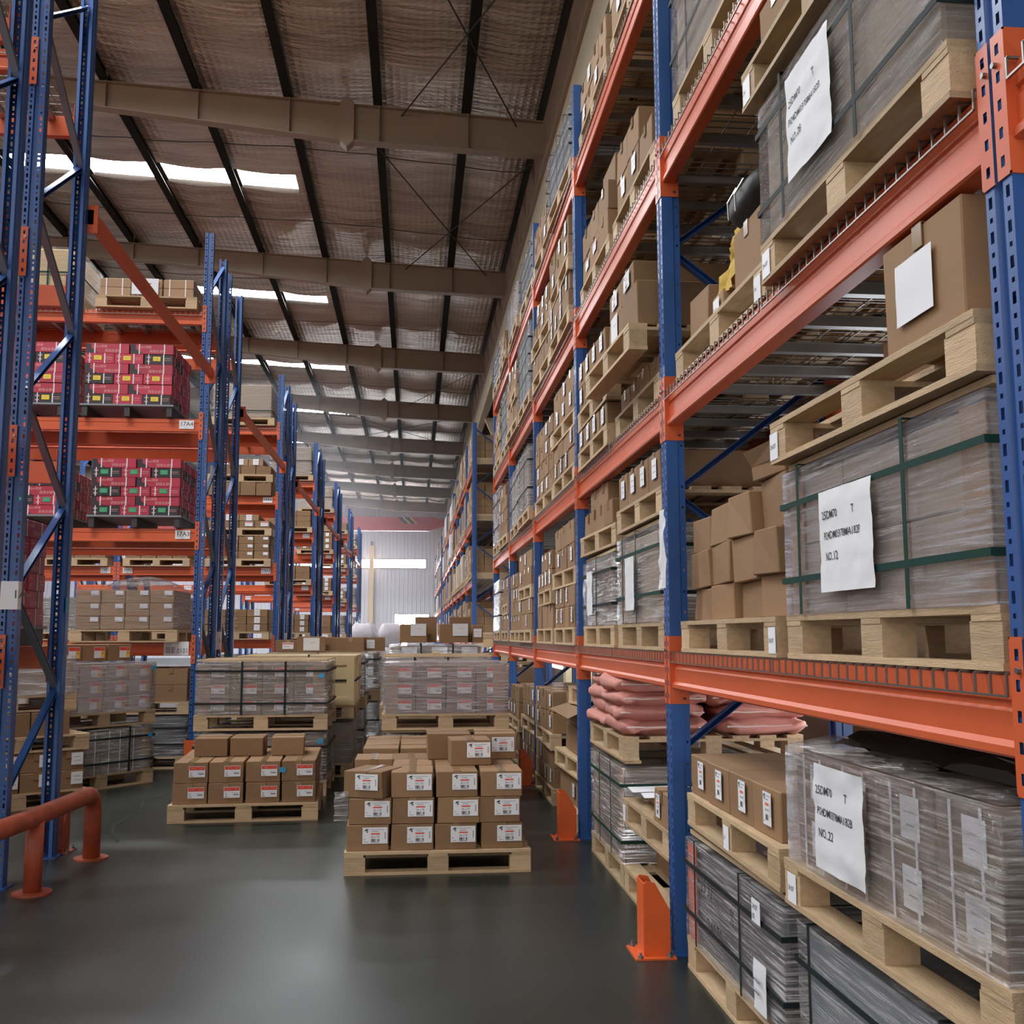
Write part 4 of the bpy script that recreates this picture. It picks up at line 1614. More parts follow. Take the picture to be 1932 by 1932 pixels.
for k in range(4):
    for c in range(2):
        for q in range(2):
            if k == 3 and c == 1 and q == 1:
                continue
            lab = 'pink sack, %s layer, %s column, %s' % (('bottom', 'second', 'third', 'top')[k], ('aisle', 'inner')[c], ('post side', 'far side')[q])
            sack(F.at(((-.28 + .56 * (1 - q)) + rnd.uniform(-.03, .03), .28 + .56 * c + rnd.uniform(-.04, .03), .872 + .083 * k)), F.r + rnd.uniform(-.10, .10), lab, .61, .56, .115, 'sack_pink', k * 4 + c * 2 + q)
sack(F.at((.02, .75, 1.20)), F.r + .3, 'pink sack slumped on top of the heap, half hidden', .5, .45, .115, 'sack_pink', 3)
# first shelf of bay two
F = RF(yn, z1)
pallet(F, 0, W2, 1.05, PT('under the pale wrapped load at the blue post, second bay first shelf'))
wrapped(F, .14, 1.12, 1.0, .50, 'pale film-wrapped load with green straps beside the blue post, second bay', film='film', core='core_pale', vstraps=(-.65, .0), hstraps=(.30, .78), strap='strap_green', lid=True, seed=2, amp=.010, boards=True,
        sheet=dict(x=-.25, z=.45, w=.24, h=.30, lines=[], amp=.004, seed=9))
pallet(F, .685, W2, 1.05, PT('above the pale wrapped load, second bay'))
cartons(F, .825, 1.06, .8, .20, 4, 1, 'second bay above the pale load', 'brown carton with white slip', 'plain', m='card', lab_at=(.02, .11), tape='y')
F = RF(yf2, z1)
pallet(F, 0, W2, 1.05, PT('under the darker wrapped load, second bay first shelf'))
wrapped(F, .14, 1.12, 1.0, .45, 'darker film-wrapped load beyond the pale one, second bay', film='film_dense', core='core_brown', vstraps=(.05,), hstraps=(.3, .78), strap='strap_black', lid=True, seed=5, amp=.012,
        sheet=dict(x=-.35, z=.5, w=.22, h=.30, lines=[], amp=.005, seed=2))
pallet(F, .64, W2, 1.05, PT('above the darker wrapped load, second bay'), rot=.03)
cartons(F, .78, 1.05, .5, .16, 4, 1, 'above the darker load', 'strapped brown carton', None, m='card', rot=.03)
cartons(F, .94, .62, .5, .15, 2, 1, 'topmost above the darker load', 'brown carton', None, m='card', off=(-.05, .02), rot=.03)
# second shelf of bay two
F = RF(yn, z2, -.10)
pallet(F, .0, W2, 1.05, PT('flat on the second shelf, second bay'), off=(0, .1))
cartons(F, .14, 1.0, .5, .13, 4, 1, 'under the jutting pallet', 'low brown carton', None, m='card', off=(.0, .12))
pallet(F, .27, W2, 1.05, PT('jutting out over the aisle, second shelf'), off=(-.05, -.06), rot=.03)
carton(F, (.33, .0, .41), (.36, .5, .24), 'open brown carton on the jutting pallet beside the post', m='card', var=6, tape=None)
pallet(F, .41, .72, .9, PT('small one atop the jutting pallet, second shelf'), off=(-.24, .05))
cartons(F, .55, .70, .6, .175, 2, 2, 'small upper pallet, second bay', 'brown carton with shipping label', {(0, 0): 'sheet', (0, 1): 'code', (1, 1): 'code'}, m='card', off=(-.22, .06), lab_at=(.02, .10), tape='y')
F = RF(yf2, z2, -.03)
pallet(F, 0, W2, 1.05, PT('far half of the second shelf, second bay'))
cartons(F, .14, 1.08, .8, .15, 4, 1, 'far half second shelf, second bay', 'brown carton with slip', 'plain', m='card', lab_at=(0, .08))
pallet(F, .295, W2, 1.05, PT('middle level, far half of second shelf'))
cartons(F, .435, 1.06, .8, .175, 4, 2, 'upper far pallet, second bay', 'brown carton with white slip', 'plain', m='card', lab_at=(0, .10))
# third shelf of bay two
F = RF(yn, z3)
pallet(F, 0, W2, 1.05, PT('near half of the third shelf, second bay'))
cartons(F, .14, .95, .7, .21, 3, 2, 'third shelf near half, second bay', 'tall brown carton', {(0, 0): 'plain', (1, 0): 'plain'}, m='card', skip=((2, 1),))
carton(F, (-.05, .25, .56), (.34, .4, .24), 'topmost brown carton on the third shelf beside the post', m='card')
F = RF(yf2, z3)
pallet(F, 0, W2, 1.05, PT('far half of the third shelf, second bay'))
cartons(F, .14, 1.05, .7, .20, 3, 2, 'third shelf far half, second bay', 'big brown carton', {(0, 0): 'white_red', (1, 0): 'white_red'}, m='card')
carton(F, (.28, .06, .54), (.44, .5, .20), 'wide taped brown carton atop the third shelf stack', m='card', tape='x')
# top shelf of bay two
z4 = LV[3] + .008
F = RF(yn, z4)
pallet(F, 0, W2, 1.05, PT('near half of the top shelf, second bay'))
cartons(F, .14, 1.05, .7, .22, 3, 1, 'top shelf near half, second bay', 'pale brown carton', {(0, 0): 'plain', (1, 0): 'plain', (2, 0): 'plain'}, m='card_pale')
pallet(F, .36, W2, 1.05, PT('topmost on the near half, second bay'))
F = RF(yf2, z4)
pallet(F, 0, W2, 1.05, PT('far half of the top shelf, second bay'))
cartons(F, .14, 1.05, .7, .17, 4, 2, 'top shelf far half, second bay', 'pale brown carton', {(0, 0): 'plain', (2, 0): 'plain', (1, 1): 'plain'}, m='card_pale')

# --- bays three to five: seeded mixtures
BN = {2: 'third bay', 3: 'fourth bay', 4: 'fifth bay'}
LN = ['floor', 'first shelf', 'second shelf', 'third shelf', 'top shelf']
SN = ['near half', 'far half']
rb = random.Random(5)


def mixed(F, where, w, kind, hi, lo=False):
    z = pallet(F, 0, w, 1.05, PT(where, 'lowest'), hi)
    if kind == 0:      # wrapped tall
        z += wrapped(F, z, w - .05, 1.0, .42 if lo else .62 + rb.uniform(0, .2), 'shiny film-wrapped load, ' + where, film=rb.choice(('film', 'film_dense', 'film_lilac')), core=rb.choice(('core_brown', 'core_pale')), vstraps=(-.4, .4) if rb.random() < .6 else (), hstraps=(.3, .75) if rb.random() < .5 else (), strap='strap_black', amp=.012)
    elif kind == 1:    # cartons / pallet / cartons
        h = rb.uniform(.14, .17)
        z += cartons(F, z, w - .06, .6, h, 4, 2, where + ' lower', 'brown carton', {(i, k): 'tall_code' if rb.random() < .7 else None for i in range(4) for k in range(2)}, lab_at=(.02, h * .6), tape=None)
        z += pallet(F, z, w, 1.05, PT(where, 'middle'), hi, rot=rb.uniform(-.03, .03))
        z += cartons(F, z, w - .08, .6, h + .02, 3, 2, where + ' upper', 'brown carton', {(i, k): 'plain' if rb.random() < .5 else None for i in range(4) for k in range(2)}, tape='y')
    elif kind == 2:    # cartons / pallet / single row
        h = rb.uniform(.2, .25)
        z += cartons(F, z, w - .06, .7, h, 3, 1, where + ' lower', 'tall brown carton', None, tape='y')
        z += pallet(F, z, w, 1.05, PT(where, 'middle'), hi, rot=rb.uniform(-.03, .03))
        z += cartons(F, z, w - .1, .6, h * .8, 4, 2, where + ' upper', 'brown carton', {(i, k): 'plain' if rb.random() < .5 else None for i in range(4) for k in range(2)}, skip=((0, 1),), tape='y')
    elif kind == 3:    # big block of cartons
        n = 2 if lo else 4
        z += cartons(F, z, w - .06, .7, .17, 4, n, where, 'brown carton', {(i, k): 'plain' if rb.random() < .4 else None for i in range(4) for k in range(n)}, skip=((3, n - 1),) if rb.random() < .5 else ())
    elif kind == 4:    # dusty green-grey wrap
        z += wrapped(F, z, w - .04, 1.0, .48 if lo else .75, 'dusty grey film-wrapped load with dark straps, ' + where, film='film_dense', core='plastic_grey', vstraps=(-.6, 0, .6), hstraps=(.25, .5, .75), strap='strap_black', amp=.012)
    return z


plan = {2: [(2, 1), (1, 2), (1, 3), (1, 2), (4, 3)], 3: [(1, 2), (1, 3), (0, 0), (4, 2), (4, 0)], 4: [(3, 1), (2, 0), (3, 0), (4, 2), (3, 4)]}
for bay, rows in plan.items():
    ya, yb = UY[bay + 1 - 0] if False else UY[bay + 0 + 1], None
    y0 = UY[bay + 1]
    y1 = UY[bay + 2] - .1
    half = (y1 - y0) / 2
    for li in range(5):
        zl = 0 if li == 0 else LV[li - 1] + .008
        for s in (0, 1):
            yc2 = y0 + half * (s + .5)
            where = '%s %s, %s' % (SN[s], LN[li], BN[bay])
            if bay == 2 and li == 0 and s == 0:
                F = RF(yc2, 0)
                z = pallet(F, 0, 1.15, 1.05, 'lowest pallet of the crumpled carton heap, third bay floor')
                carton(F, (-.02, .03, z), (1.02, .8, .24), 'wide crumpled brown carton with a white slip, third bay floor', 'plain', (.2, .12), .02, m='card', var=5, tape='x')
                z += .24
                z += pallet(F, z, 1.15, 1.05, 'middle pallet of the crumpled carton heap, third bay floor', rot=.03)
                carton(F, (.0, .06, z), (1.0, .8, .21), 'wide taped brown carton above the middle pallet, third bay floor', None, None, -.02, m='card', var=6, tape='x')
                z += .21
                oc = carton(F, (-.05, .1, z), (.9, .7, .17), 'open brown carton with splayed flaps on the heap, third bay floor', None, None, .03, m='card', var=4, tape=None)
                b = MB()
                b.poly([(-.44, 0, .168), (.44, 0, .168), (.42, -.15, .10), (-.43, -.16, .12)], [(0, 1, 2, 3)], 'card')
                b.poly([(-.45, 0, .168), (-.45, .7, .168), (-.60, .68, .24), (-.60, .02, .25)], [(0, 1, 2, 3)], 'card')
                obj('carton_flap', b.mesh('carton_flap'), oc)
                pallet(F, z + .18, .8, .6, 'small pallet lying atop the crumpled carton heap, third bay floor', rot=.08, off=(.1, .1))
                continue
            mixed(RF(yc2, zl, rb.uniform(-.06, .0), rb.uniform(-.02, .02)), where, half - .08, rows[li][s], bay < 3, li == 4)

# ------------------------------------------------------------------ aisle floor: pallets of cartons
F = Frame(.165, 6.68, 0, 0)
pallet(F, 0, 1.16, 1.12, 'wooden pallet on the floor under the closest carton stack in the aisle', tags=())
w = 'front aisle pallet'
cartons(F, .14, 1.10, 1.08, .160, 4, 3, w, 'brown carton with coded white label', 'code', rows=3, off=(-.02, .02), lab_at=(.045, .095), tape='y', gap=.010, jit=.03,
        skip=((0, 2, 0), (0, 2, 1)), m='card')
carton(F, (-.475, .03, .461), (.27, .34, .165), 'dented brown carton turned askew, hanging over the pallet corner', 'code', (.03, .10), -.40, m='card', var=5, tape='y')
carton(F, (.22, .30, .62), (.27, .30, .165), 'brown labelled carton in front of two others atop the front pallet', 'code', (.05, .10), .04, m='card', tape='y')
carton(F, (.09, .66, .62), (.30, .36, .175), 'unlabelled carton at the back atop the front pallet', None, None, .02, m='card', tape='x')
carton(F, (.41, .64, .62), (.29, .36, .175), 'brown labelled carton at the back atop the front pallet', 'code', (.05, .10), -.02, m='card', tape='x')
b = MB()
V = []
for k in range(7):
    for i in range(4):
        V.append((-.05 + .03 * i + .012 * mnoise.noise(Vector((i * 2., k * 1.3, 1))), .03 * mnoise.noise(Vector((i * 1.7, k * 1.1, 5))), -.10 + .03 * k))
b.poly(V, [(k * 4 + i, k * 4 + i + 1, k * 4 + i + 5, k * 4 + i + 4) for k in range(6) for i in range(3)], 'film_dense')
tag(obj('film_scrap', b.mesh('film_scrap', True), None, F.at((-.60, .06, .42))), 'torn film scrap dangling beside the front pallet', 'film scrap')
F = Frame(.20, 7.95, 0, 0)
pallet(F, 0, 1.16, 1.1, 'wooden pallet just behind the closest carton stack')
cartons(F, .14, 1.10, 1.0, .165, 4, 3, 'pallet behind the front one', 'brown carton', None, rows=2, off=(-.02, .02), tape='x')
F = Frame(-1.335, 8.65, 0, .05)
pallet(F, 0, 1.17, 1.12, 'wooden pallet on the floor under cartons with red and white labels')
cartons(F, .14, 1.13, 1.05, .165, 4, 2, 'red-labelled pallet', 'brown carton, red and white label', 'red_white', rows=3, off=(.0, .02), lab_at=(.05, .09), tape='y', gap=.010, jit=.012)
for i, x in enumerate((-.32, -.03, .31)):
    carton(F, (x, .40, .47), (.27, .36, .15), 'blank brown carton set back on the top of the red-labelled pallet, %s from left' % ORD[i], None, None, rnd.uniform(-.03, .03), tape='x')
b = MB()
b.box((-.024, -.002, -.02), (.024, 0, .02), 'sticker_blue')
bs = b.mesh('blue_note')
tag(obj('sticky_note', bs, None, F.at((.30, .004, .40)), (0, .15, F.r)), 'blue sticky note on a carton of the red-labelled pallet', 'note')
# strapped stacks behind
F = Frame(-1.40, 9.95, 0, 0)
pallet(F, 0, 1.22, 1.08, 'lowest pallet behind the red-labelled cartons')
wrapped(F, .14, 1.2, 1.04, .44, 'silvery strapped lower bundle behind the red-labelled cartons', film='film', core='core_brown', grid=(4, 2), vstraps=(-.35, .6), hstraps=(.7,), strap='strap_black', seed=2)
pallet(F, .60, 1.22, 1.08, 'wooden pallet between the two strapped silvery bundles')
r = wrapped(F, .74, 1.2, 1.04, .48, 'silvery strapped upper bundle behind the red-labelled cartons', film='film_dense', core='core_brown', grid=(4, 3), style='red_white', vstraps=(-.30, .36), hstraps=(.22, .84), strap='strap_black', lid=True, seed=4, amp=.010, boards=True)
tag(obj('sticky_note', bs, None, F.at((.55, -.03, 1.10)), (0, .05, 0)), 'blue sticky note at the corner of the silvery upper bundle', 'note')
tag(obj('sticky_note', bs, None, F.at((.55, -.03, .50)), (0, -.1, 0)), 'blue sticky note on the silvery lower bundle', 'note')
F = Frame(-1.22, 11.25, 0, 0)
pallet(F, 0, 1.2, 1.08, 'lowest pallet under the pale wooden crate')
wrapped(F, .14, 1.18, 1.04, .42, 'wrapped bundle under the pale wooden crate', film='film', core='core_pale', vstraps=(.5,), strap='strap_black')
pallet(F, .60, 1.2, 1.08, 'pallet carrying the pale wooden crate')
cr = obj('wooden_crate', None, None, F.at((0, 0, .74)))
tag(cr, 'pale wooden crate with dark straps behind the silvery bundle', 'crate')
for nm2, a, c in (('front_panel', (-.6, 0, 0), (.6, .018, .50)), ('side_panel', (.582, .018, 0), (.6, 1.04, .50)), ('side_panel', (-.6, .018, 0), (-.582, 1.04, .50)), ('rear_panel', (-.6, 1.04, 0), (.6, 1.058, .50)), ('lid', (-.62, -.01, .50), (.62, 1.07, .52))):
    b = MB()
    b.box(a, c, 'ply')
    obj(nm2, b.mesh(nm2), cr)
for a, c in (((-.6, -.014, 0), (-.52, 0, .5)), ((.52, -.014, 0), (.6, 0, .5)), ((-.52, -.014, .42), (.52, 0, .5)), ((-.52, -.014, 0), (.52, 0, .08)), ((.6, 0, 0), (.614, .08, .5)), ((.6, .97, 0), (.614, 1.05, .5)), ((.6, .08, .42), (.614, .97, .5))):
    b = MB()
    b.box(a, c, 'ply')
    obj('batten', b.mesh('batten'), cr)
obj('strap', strap_mesh('v', 1.24, 1.06, .52, 'strap_black'), cr, (.12, 0, 0))
obj('strap', strap_mesh('h', 1.22, 1.06, .52, 'strap_black'), cr, (0, 0, .26))
for k, (y, x, hh, lab) in enumerate(((12.55, -1.15, .48, 'third'), (13.95, -1.02, .50, 'fourth'), (15.4, -1.0, .45, 'fifth'))):
    F = Frame(x, y, 0, 0)
    pallet(F, 0, 1.18, 1.08, 'lowest pallet of the %s stack down the aisle, beyond the crate' % lab, hi=False)
    wrapped(F, .14, 1.14, 1.04, .46, 'grey lower bundle of the %s stack beyond the wooden crate' % lab, film='film_dense', core='core_brown', vstraps=(-.4, .4), hstraps=(.5,), strap='strap_black')
    pallet(F, .62, 1.18, 1.08, 'upper pallet of the %s stack down the aisle, beyond the crate' % lab, hi=False)
    wrapped(F, .76, 1.14, 1.04, hh, 'grey upper bundle of the %s stack beyond the wooden crate' % lab, film='film', core='core_brown', grid=(4, 3), style='plain', vstraps=(-.4, .4), hstraps=(.8,), strap='strap_black', lid=True)
F = Frame(-1.05, 12.65, 1.28, 0)
for i, (x, y, ww, h, st) in enumerate(((-.44, .05, .30, .14, 'white_red'), (-.16, .0, .34, .18, 'sheet'), (-.05, .42, .34, .17, None), (.28, .35, .34, .17, None), (.52, .5, .36, .17, 'plain'))):
    carton(F, (x, y, 0), (ww, .34, h), 'brown carton lying loose atop the third stack, %s from left' % ORD[i], st, (0, h * .5), rnd.uniform(-.12, .12), tape='y')

F = Frame(.29, 9.32, 0, 0)
pallet(F, 0, 1.12, 1.06, 'lowest pallet of the stack behind the front cartons')
wrapped(F, .14, 1.10, 1.04, .47, 'strapped lower bundle of cartons behind the front stack', film='film', core='core_brown', grid=(4, 3), style='red_white', vstraps=(-.40, .42), hstraps=(.78,), strap='strap_black', lid=True, seed=1)
pallet(F, .645, 1.12, 1.06, 'wooden pallet between the two wrapped carton bundles mid aisle')
wrapped(F, .785, 1.10, 1.04, .44, 'film-wrapped upper bundle with red and white labels, mid aisle', film='film_lilac', core='core_brown', grid=(4, 3), style='red_white', seed=5, boards=True, amp=.003)
F = Frame(.24, 10.65, 0, 0)
pallet(F, 0, 1.14, 1.06, 'lowest pallet of the lidded stack mid aisle', hi=False)
wrapped(F, .14, 1.12, 1.04, .48, 'lower strapped bundle of the lidded stack mid aisle', film='film', core='core_brown', vstraps=(-.4, .4), strap='strap_black')
pallet(F, .64, 1.14, 1.06, 'upper pallet of the lidded stack mid aisle', hi=False)
wrapped(F, .78, 1.12, 1.04, .46, 'upper strapped bundle with board lid behind the red and white labels', film='film', core='core_pale', vstraps=(-.4, .2), strap='strap_black', lid=True)
carton(F, (.0, .1, 1.275), (.08, .12, .03), 'small offcut of timber on the board lid mid aisle', None, m='wood', tape=None, cat='timber offcut')
F = Frame(.28, 13.0, 0, 0)
pallet(F, 0, 1.18, 1.06, 'lowest pallet of the tallest far stack mid aisle', hi=False)
wrapped(F, .14, 1.16, 1.04, .46, 'lower bundle of the tallest far stack mid aisle', film='film', core='core_brown', vstraps=(-.4, .4), strap='strap_black')
pallet(F, .62, 1.18, 1.06, 'upper pallet of the tallest far stack mid aisle', hi=False)
wrapped(F, .76, 1.16, 1.04, .60, 'upper strapped bundle of the tallest far stack, white slips', film='film', core='core_brown', grid=(3, 3), style='sheet', vstraps=(-.32, .36), hstraps=(.7,), strap='strap_black')
carton(F, (-.28, .02, 1.38), (.34, .4, .23), 'brown carton with white sheet atop the tallest far stack, first from left', 'sheet', (.06, .16), 0, tape='x')
carton(F, (.22, .02, 1.38), (.36, .4, .23), 'brown carton with white sheet atop the tallest far stack, second from left', 'sheet', (.08, .16), 0, tape='x')
carton(F, (-.12, .5, 1.38), (.28, .4, .33), 'taller plain carton behind, atop the tallest far stack, first', None, None, 0, tape='x')
carton(F, (.32, .5, 1.38), (.28, .4, .33), 'taller plain carton behind, atop the tallest far stack, second', None, None, 0, tape='x')
carton(F, (.52, .1, 1.38), (.14, .3, .22), 'narrow carton with red-edged slips at the end of the far stack', 'plain', (0, .12), 0, tape=None)

# askew stack in the left cross aisle
A = math.radians(52)
F = Frame(-2.985, 10.60, 0, A)
pallet(F, 0, 1.2, 1.02, 'lowest pallet of the askew stack in the cross aisle')
wrapped(F, .14, 1.17, .98, .43, 'black-strapped bundle with white carton bands in the askew stack', film='film', core='core_brown', grid=(4, 2), vstraps=(-.42, .50), hstraps=(.24, .78), strap='strap_black', seed=3, cstraps=True, boards=True)
pallet(F, .59, 1.2, 1.02, 'upper pallet of the askew stack in the cross aisle')
wrapped(F, .73, 1.17, .98, .48, 'film-wrapped cartons with red and yellow labels in the askew stack', film='film_lilac', core='core_pale', grid=(4, 3), style='red_yellow', seed=1, amp=.005, lab_at=(.04, .09))
for i, x in enumerate((-.30, -.02, .27)):
    carton(F, (x - .05, .10, 1.225), (.275, .42, .165), 'brown carton, red and yellow label, on the askew stack, %s from left' % ORD[i], 'red_yellow', (.05, .085), rnd.uniform(-.05, .05), tape='x')
tag(obj('sticky_note', bs, None, F.at((.54, -.03, 1.15)), (0, .1, A)), 'blue sticky note at the top corner of the askew wrapped load', 'note')
tag(obj('sticky_note', bs, None, F.at((.52, -.03, .48)), (0, .1, A)), 'blue sticky note on the lower bundle of the askew stack', 'note')
F = Frame(-3.10, 12.10, 0, 0)
pallet(F, 0, 1.2, .95, 'pallet on the floor in the second rack pair, dark bundle')
wrapped(F, .14, 1.17, .93, .44, 'dark film bundle on the floor of the second rack pair', film='film', core='core_grey', vstraps=(.2,), hstraps=(.3, .7), strap='strap_black', seed=2)
pallet(F, .60, 1.2, .95, 'pallet above the dark bundle in the second rack pair')
cartons(F, .74, 1.15, .8, .185, 3, 2, 'low in second rack pair', 'plain taped brown carton', None, tape='y', off=(.0, .02))
LA = math.radians(36)
F = Frame(-2.86 - .57 * math.cos(LA), 9.72 - .57 * math.sin(LA), 0, LA)
pallet(F, 0, 1.15, 1.0, 'low pallet behind the blue end frame, labelled cartons')
cartons(F, .14, 1.08, .9, .165, 4, 2, 'behind the blue end frame', 'brown carton with white label', 'plain', tape='y', lab_at=(.07, .095))
pallet(F, .475, 1.1, 1.0, 'middle pallet behind the blue end frame', off=(.02, 0))
cartons(F, .615, 1.0, .8, .20, 3, 1, 'upper, behind blue end frame', 'plain brown carton', None, tape='y', off=(-.1, 0))
pallet(F, .82, 1.1, 1.0, 'top pallet behind the blue end frame, pale load', off=(-.1, .02))
wrapped(F, .96, 1.06, .96, .34, 'pale yellowish wrapped load behind the blue end frame', film='film', core='core_pale', seed=1, off=(-.1, .02))

tg2 = obj('sticky_note', bs, None, (-2.378, 7.44, 1.68), (0, 0, PI / 2))
tg2.scale = (1.3, 1, 2.6)
tag(tg2, 'blue sticker on the blue post behind the pipe rail', 'note')

# ------------------------------------------------------------------ red tile cartons on the cross racks
def red_mesh(kind, h, black, side):
    """kind long: long face to the front; short: end face to the front"""
    L, Sd = .485, .325
    w, d = (L, Sd) if kind == 'long' else (Sd, L)
    def mk():
        b = MB()
        body = 'black_print' if black else 'crimson'
        b.cbox((-w / 2 + .002, .002, 0), (w / 2 - .002, d - .002, h - .002), .003, body)
        def long_face(o, ux, n):
            o, ux, n = Vector(o), Vector(ux), Vector(n) * .0008
            def q(pts, m, k=1):
                b.face([tuple(o + ux * x + Vector((0, 0, z)) + n * k) for x, z in pts], m)
            q([(.004, .006), (.14, .006), (.06, h * .52), (.06, h - .006), (.004, h - .006)], 'black_print' if not black else 'crimson')
            for txt, sz, x, z, m in (('dobon德捷', .033, .085, h * .60, 'pink_print'), ('圆强全瓷砖', .036, .215, h * .18, 'pink_print')):
                vs, fs, wid = text_geo(txt)
                kx = min(1.0, (.215 if 'd' in txt else .21) / (wid * sz))
                b.poly([tuple(o + ux * (x + u * sz * kx) + Vector((0, 0, z + v * sz)) + n * 2) for u, v in vs], fs, m)
        def short_face(o, ux, n):
            o, ux, n = Vector(o), Vector(ux), Vector(n) * .0008
            def q(x0, x1, z0, z1, m, k=1):
                b.face([tuple(o + ux * x + Vector((0, 0, z)) + n * k) for x, z in ((x0, z0), (x1, z0), (x1, z1), (x0, z1))], m)
            for x, z in ((.03, .7), (.06, .7), (.03, .3), (.055, .3)):
                q(x, x + .014, h * z - .006, h * z + .006, 'pink_print')
            q(.22, .30, h * .58, h * .62, 'pink_print')
            q(.23, .30, h * .40, h * .43, 'pink_print')
        if kind == 'long':
            long_face((-w / 2, .002, 0), (1, 0, 0), (0, -1, 0))
            short_face((w / 2 - .002, 0, 0), (0, 1, 0), (1, 0, 0))
        else:
            short_face((-w / 2, .002, 0), (1, 0, 0), (0, -1, 0))
            long_face((w / 2 - .002, 0, 0), (0, 1, 0), (1, 0, 0))
        body_me = b.mesh('tile_carton')
        s = MB()
        e = .0015
        if kind == 'long':
            for x in (-.14, .14):
                s.box((x - .006, -e, 0), (x + .006, .0005, h), 'white_strap')
                s.box((x - .006, -e, h - .002), (x + .006, d, h - .0005), 'white_strap')
            s.box((w / 2 - .001, d / 2 - .006, 0), (w / 2 + e, d / 2 + .006, h), 'white_strap')
        else:
            s.box((.05, -e, 0), (.062, .0005, h), 'white_strap')
            s.box((-.115, -e, 0), (-.105, .0005, h), 'white_strap')
            for y in (.10, .38):
                s.box((w / 2 - .001, y - .006, 0), (w / 2 + e, y + .006, h), 'white_strap')
        return body_me, s.mesh('strap')
    return cached(('red', kind, round(h, 3), black), mk)


def sticker(m):
    def mk():
        b = MB()
        b.box((-.042, -.002, -.026), (.042, 0, .026), m)
        for q in range(3):
            b.box((-.03, -.0026, -.014 + .011 * q), (.02, -.002, -.011 + .011 * q), 'ink_grey')
        return b.mesh('sticker')
    return cached(('sticker', m), mk)


def tile_pallet(F, where, layers, h, colour, seed, blacks, steel=True, side=True, front_w=.975):
    r = obj('steel_pallet', None, None, F.at((0, 0, 0)), (0, 0, F.r))
    tag(r, 'dark steel pallet under the crimson cartons, ' + where, 'pallet')
    w = front_w + .06
    b = MB()
    b.box((-w / 2, 0, .115), (w / 2, 1.0, .135), 'plastic_grey')
    obj('deck_plate', b.mesh('deck_plate'), r)
    for x in (-w / 2 + .05, 0, w / 2 - .05):
        b = MB()
        b.box((x - .03, .02, 0), (x + .03, .98, .115), 'plastic_black')
        obj('runner', b.mesh('runner'), r)
    R = random.Random(seed)
    n = 0
    for k in range(layers):
        long = (k + seed) % 2 == 0
        z = .136 + h * k
        if long:
            cells = [(-.245 + .49 * i, .33 * j, 'long', i, j) for j in range(3) for i in range(2)]
        else:
            cells = [(-.325 + .325 * i, .49 * j, 'short', i, j) for j in range(2) for i in range(3)]
        for x, y, kind, i, j in cells:
            imax = 1 if kind == 'long' else 2
            if j > 0 and i < imax and k < layers - 1:
                continue            # nothing of these inner cartons can be seen
            blk = R.random() < blacks and kind == 'short'
            body, st = red_mesh(kind, h, blk, side)
            lab = '%s tile carton, %s, %s layer, %s from left%s, %s' % ('black' if blk else 'crimson', 'end outward' if kind == 'short' else 'side outward', ORD[k], ORD[i], '' if j == 0 else (', second row' if j == 1 else ', third row'), where)
            o = obj('tile_carton', body, None, F.at((x + R.uniform(-.006, .006), y + .01 + R.uniform(0, .015) * (j == 0), z)), (0, 0, F.r + R.uniform(-.012, .012)))
            tag(o, lab, 'carton')
            obj('strap', st, o)
            if kind == 'short' and j == 0:
                obj('sticker', sticker(colour), o, (-.02, -.001, h * .55))
    return .136 + layers * h


YG2 = 7.49 + PER - 2.17 - .10
ZL = [z + .004 for z in LVL]
tile_pallet(Frame(-3.27, YG2, ZL[2]), 'shelf 17A4 inner', 6, .118, 'sticker_yellow', 1, .3)
tile_pallet(Frame(-4.47, YG2, ZL[2]), 'shelf 17A4 outer', 6, .118, 'sticker_yellow', 1, .2)
tile_pallet(Frame(-3.14, YG2, ZL[1]), 'shelf 17A3 inner', 6, .108, 'sticker_green', 1, .45)
tile_pallet(Frame(-4.40, YG2, ZL[1]), 'shelf 17A3 outer', 5, .108, 'sticker_green', 0, .4)
tile_pallet(Frame(-3.06, 6.56, ZL[0]), 'first rack pair', 6, .118, 'sticker_yellow', 0, .2)
F = Frame(-3.20, YG2, ZL[0])
pallet(F, -.004, 1.16, 1.0, 'pallet on the lowest shelf of the second rack pair')
wrapped(F, .10 + .04, 1.10, .95, .46, 'clear-wrapped cartons with small white slips, lowest shelf, second pair', film='film_thin', core='card_pale', grid=(4, 3), style='small', seed=2, amp=.004, lab_at=(.07, .11))
b = MB()
n = 12
V = []
for jy in range(n + 1):
    for ix in range(n + 1):
        x, y = -.30 + .80 * ix / n, .1 + .8 * jy / n
        u, v = ix / n, jy / n
        V.append((x, y, .618 + .13 * (math.sin(PI * u) ** .7) * (math.sin(PI * v) ** .5) + .012 * mnoise.noise(Vector((x * 9, y * 9, 1)))))
b.poly(V, [(jy * (n + 1) + ix, jy * (n + 1) + ix + 1, (jy + 1) * (n + 1) + ix + 1, (jy + 1) * (n + 1) + ix) for jy in range(n) for ix in range(n)], 'film_dense')
tag(obj('film_sheet', b.mesh('film_sheet', True), None, F.at((0, 0, 0))), 'billowing clear film over the wrapped cartons, lowest shelf', 'film sheet')
F = Frame(-3.10, YG2, ZL[3])
pallet(F, 0, 1.14, 1.0, 'pallet on the top shelf of the second rack pair, inner')
def band(o, dims, xs):
    w, d, h = dims
    for x in xs:
        g = cached(('cband', round(w, 2), round(d, 2), round(h, 2), round(x, 2)), lambda: (lambda b: (b.box((x - .006, -.002, 0), (x + .006, .004, h), 'white_strap'), b.box((x - .006, -.002, h - .001), (x + .006, d, h + .001), 'white_strap'), b)[2].mesh('strap'))(MB()))
        obj('strap', g, o)
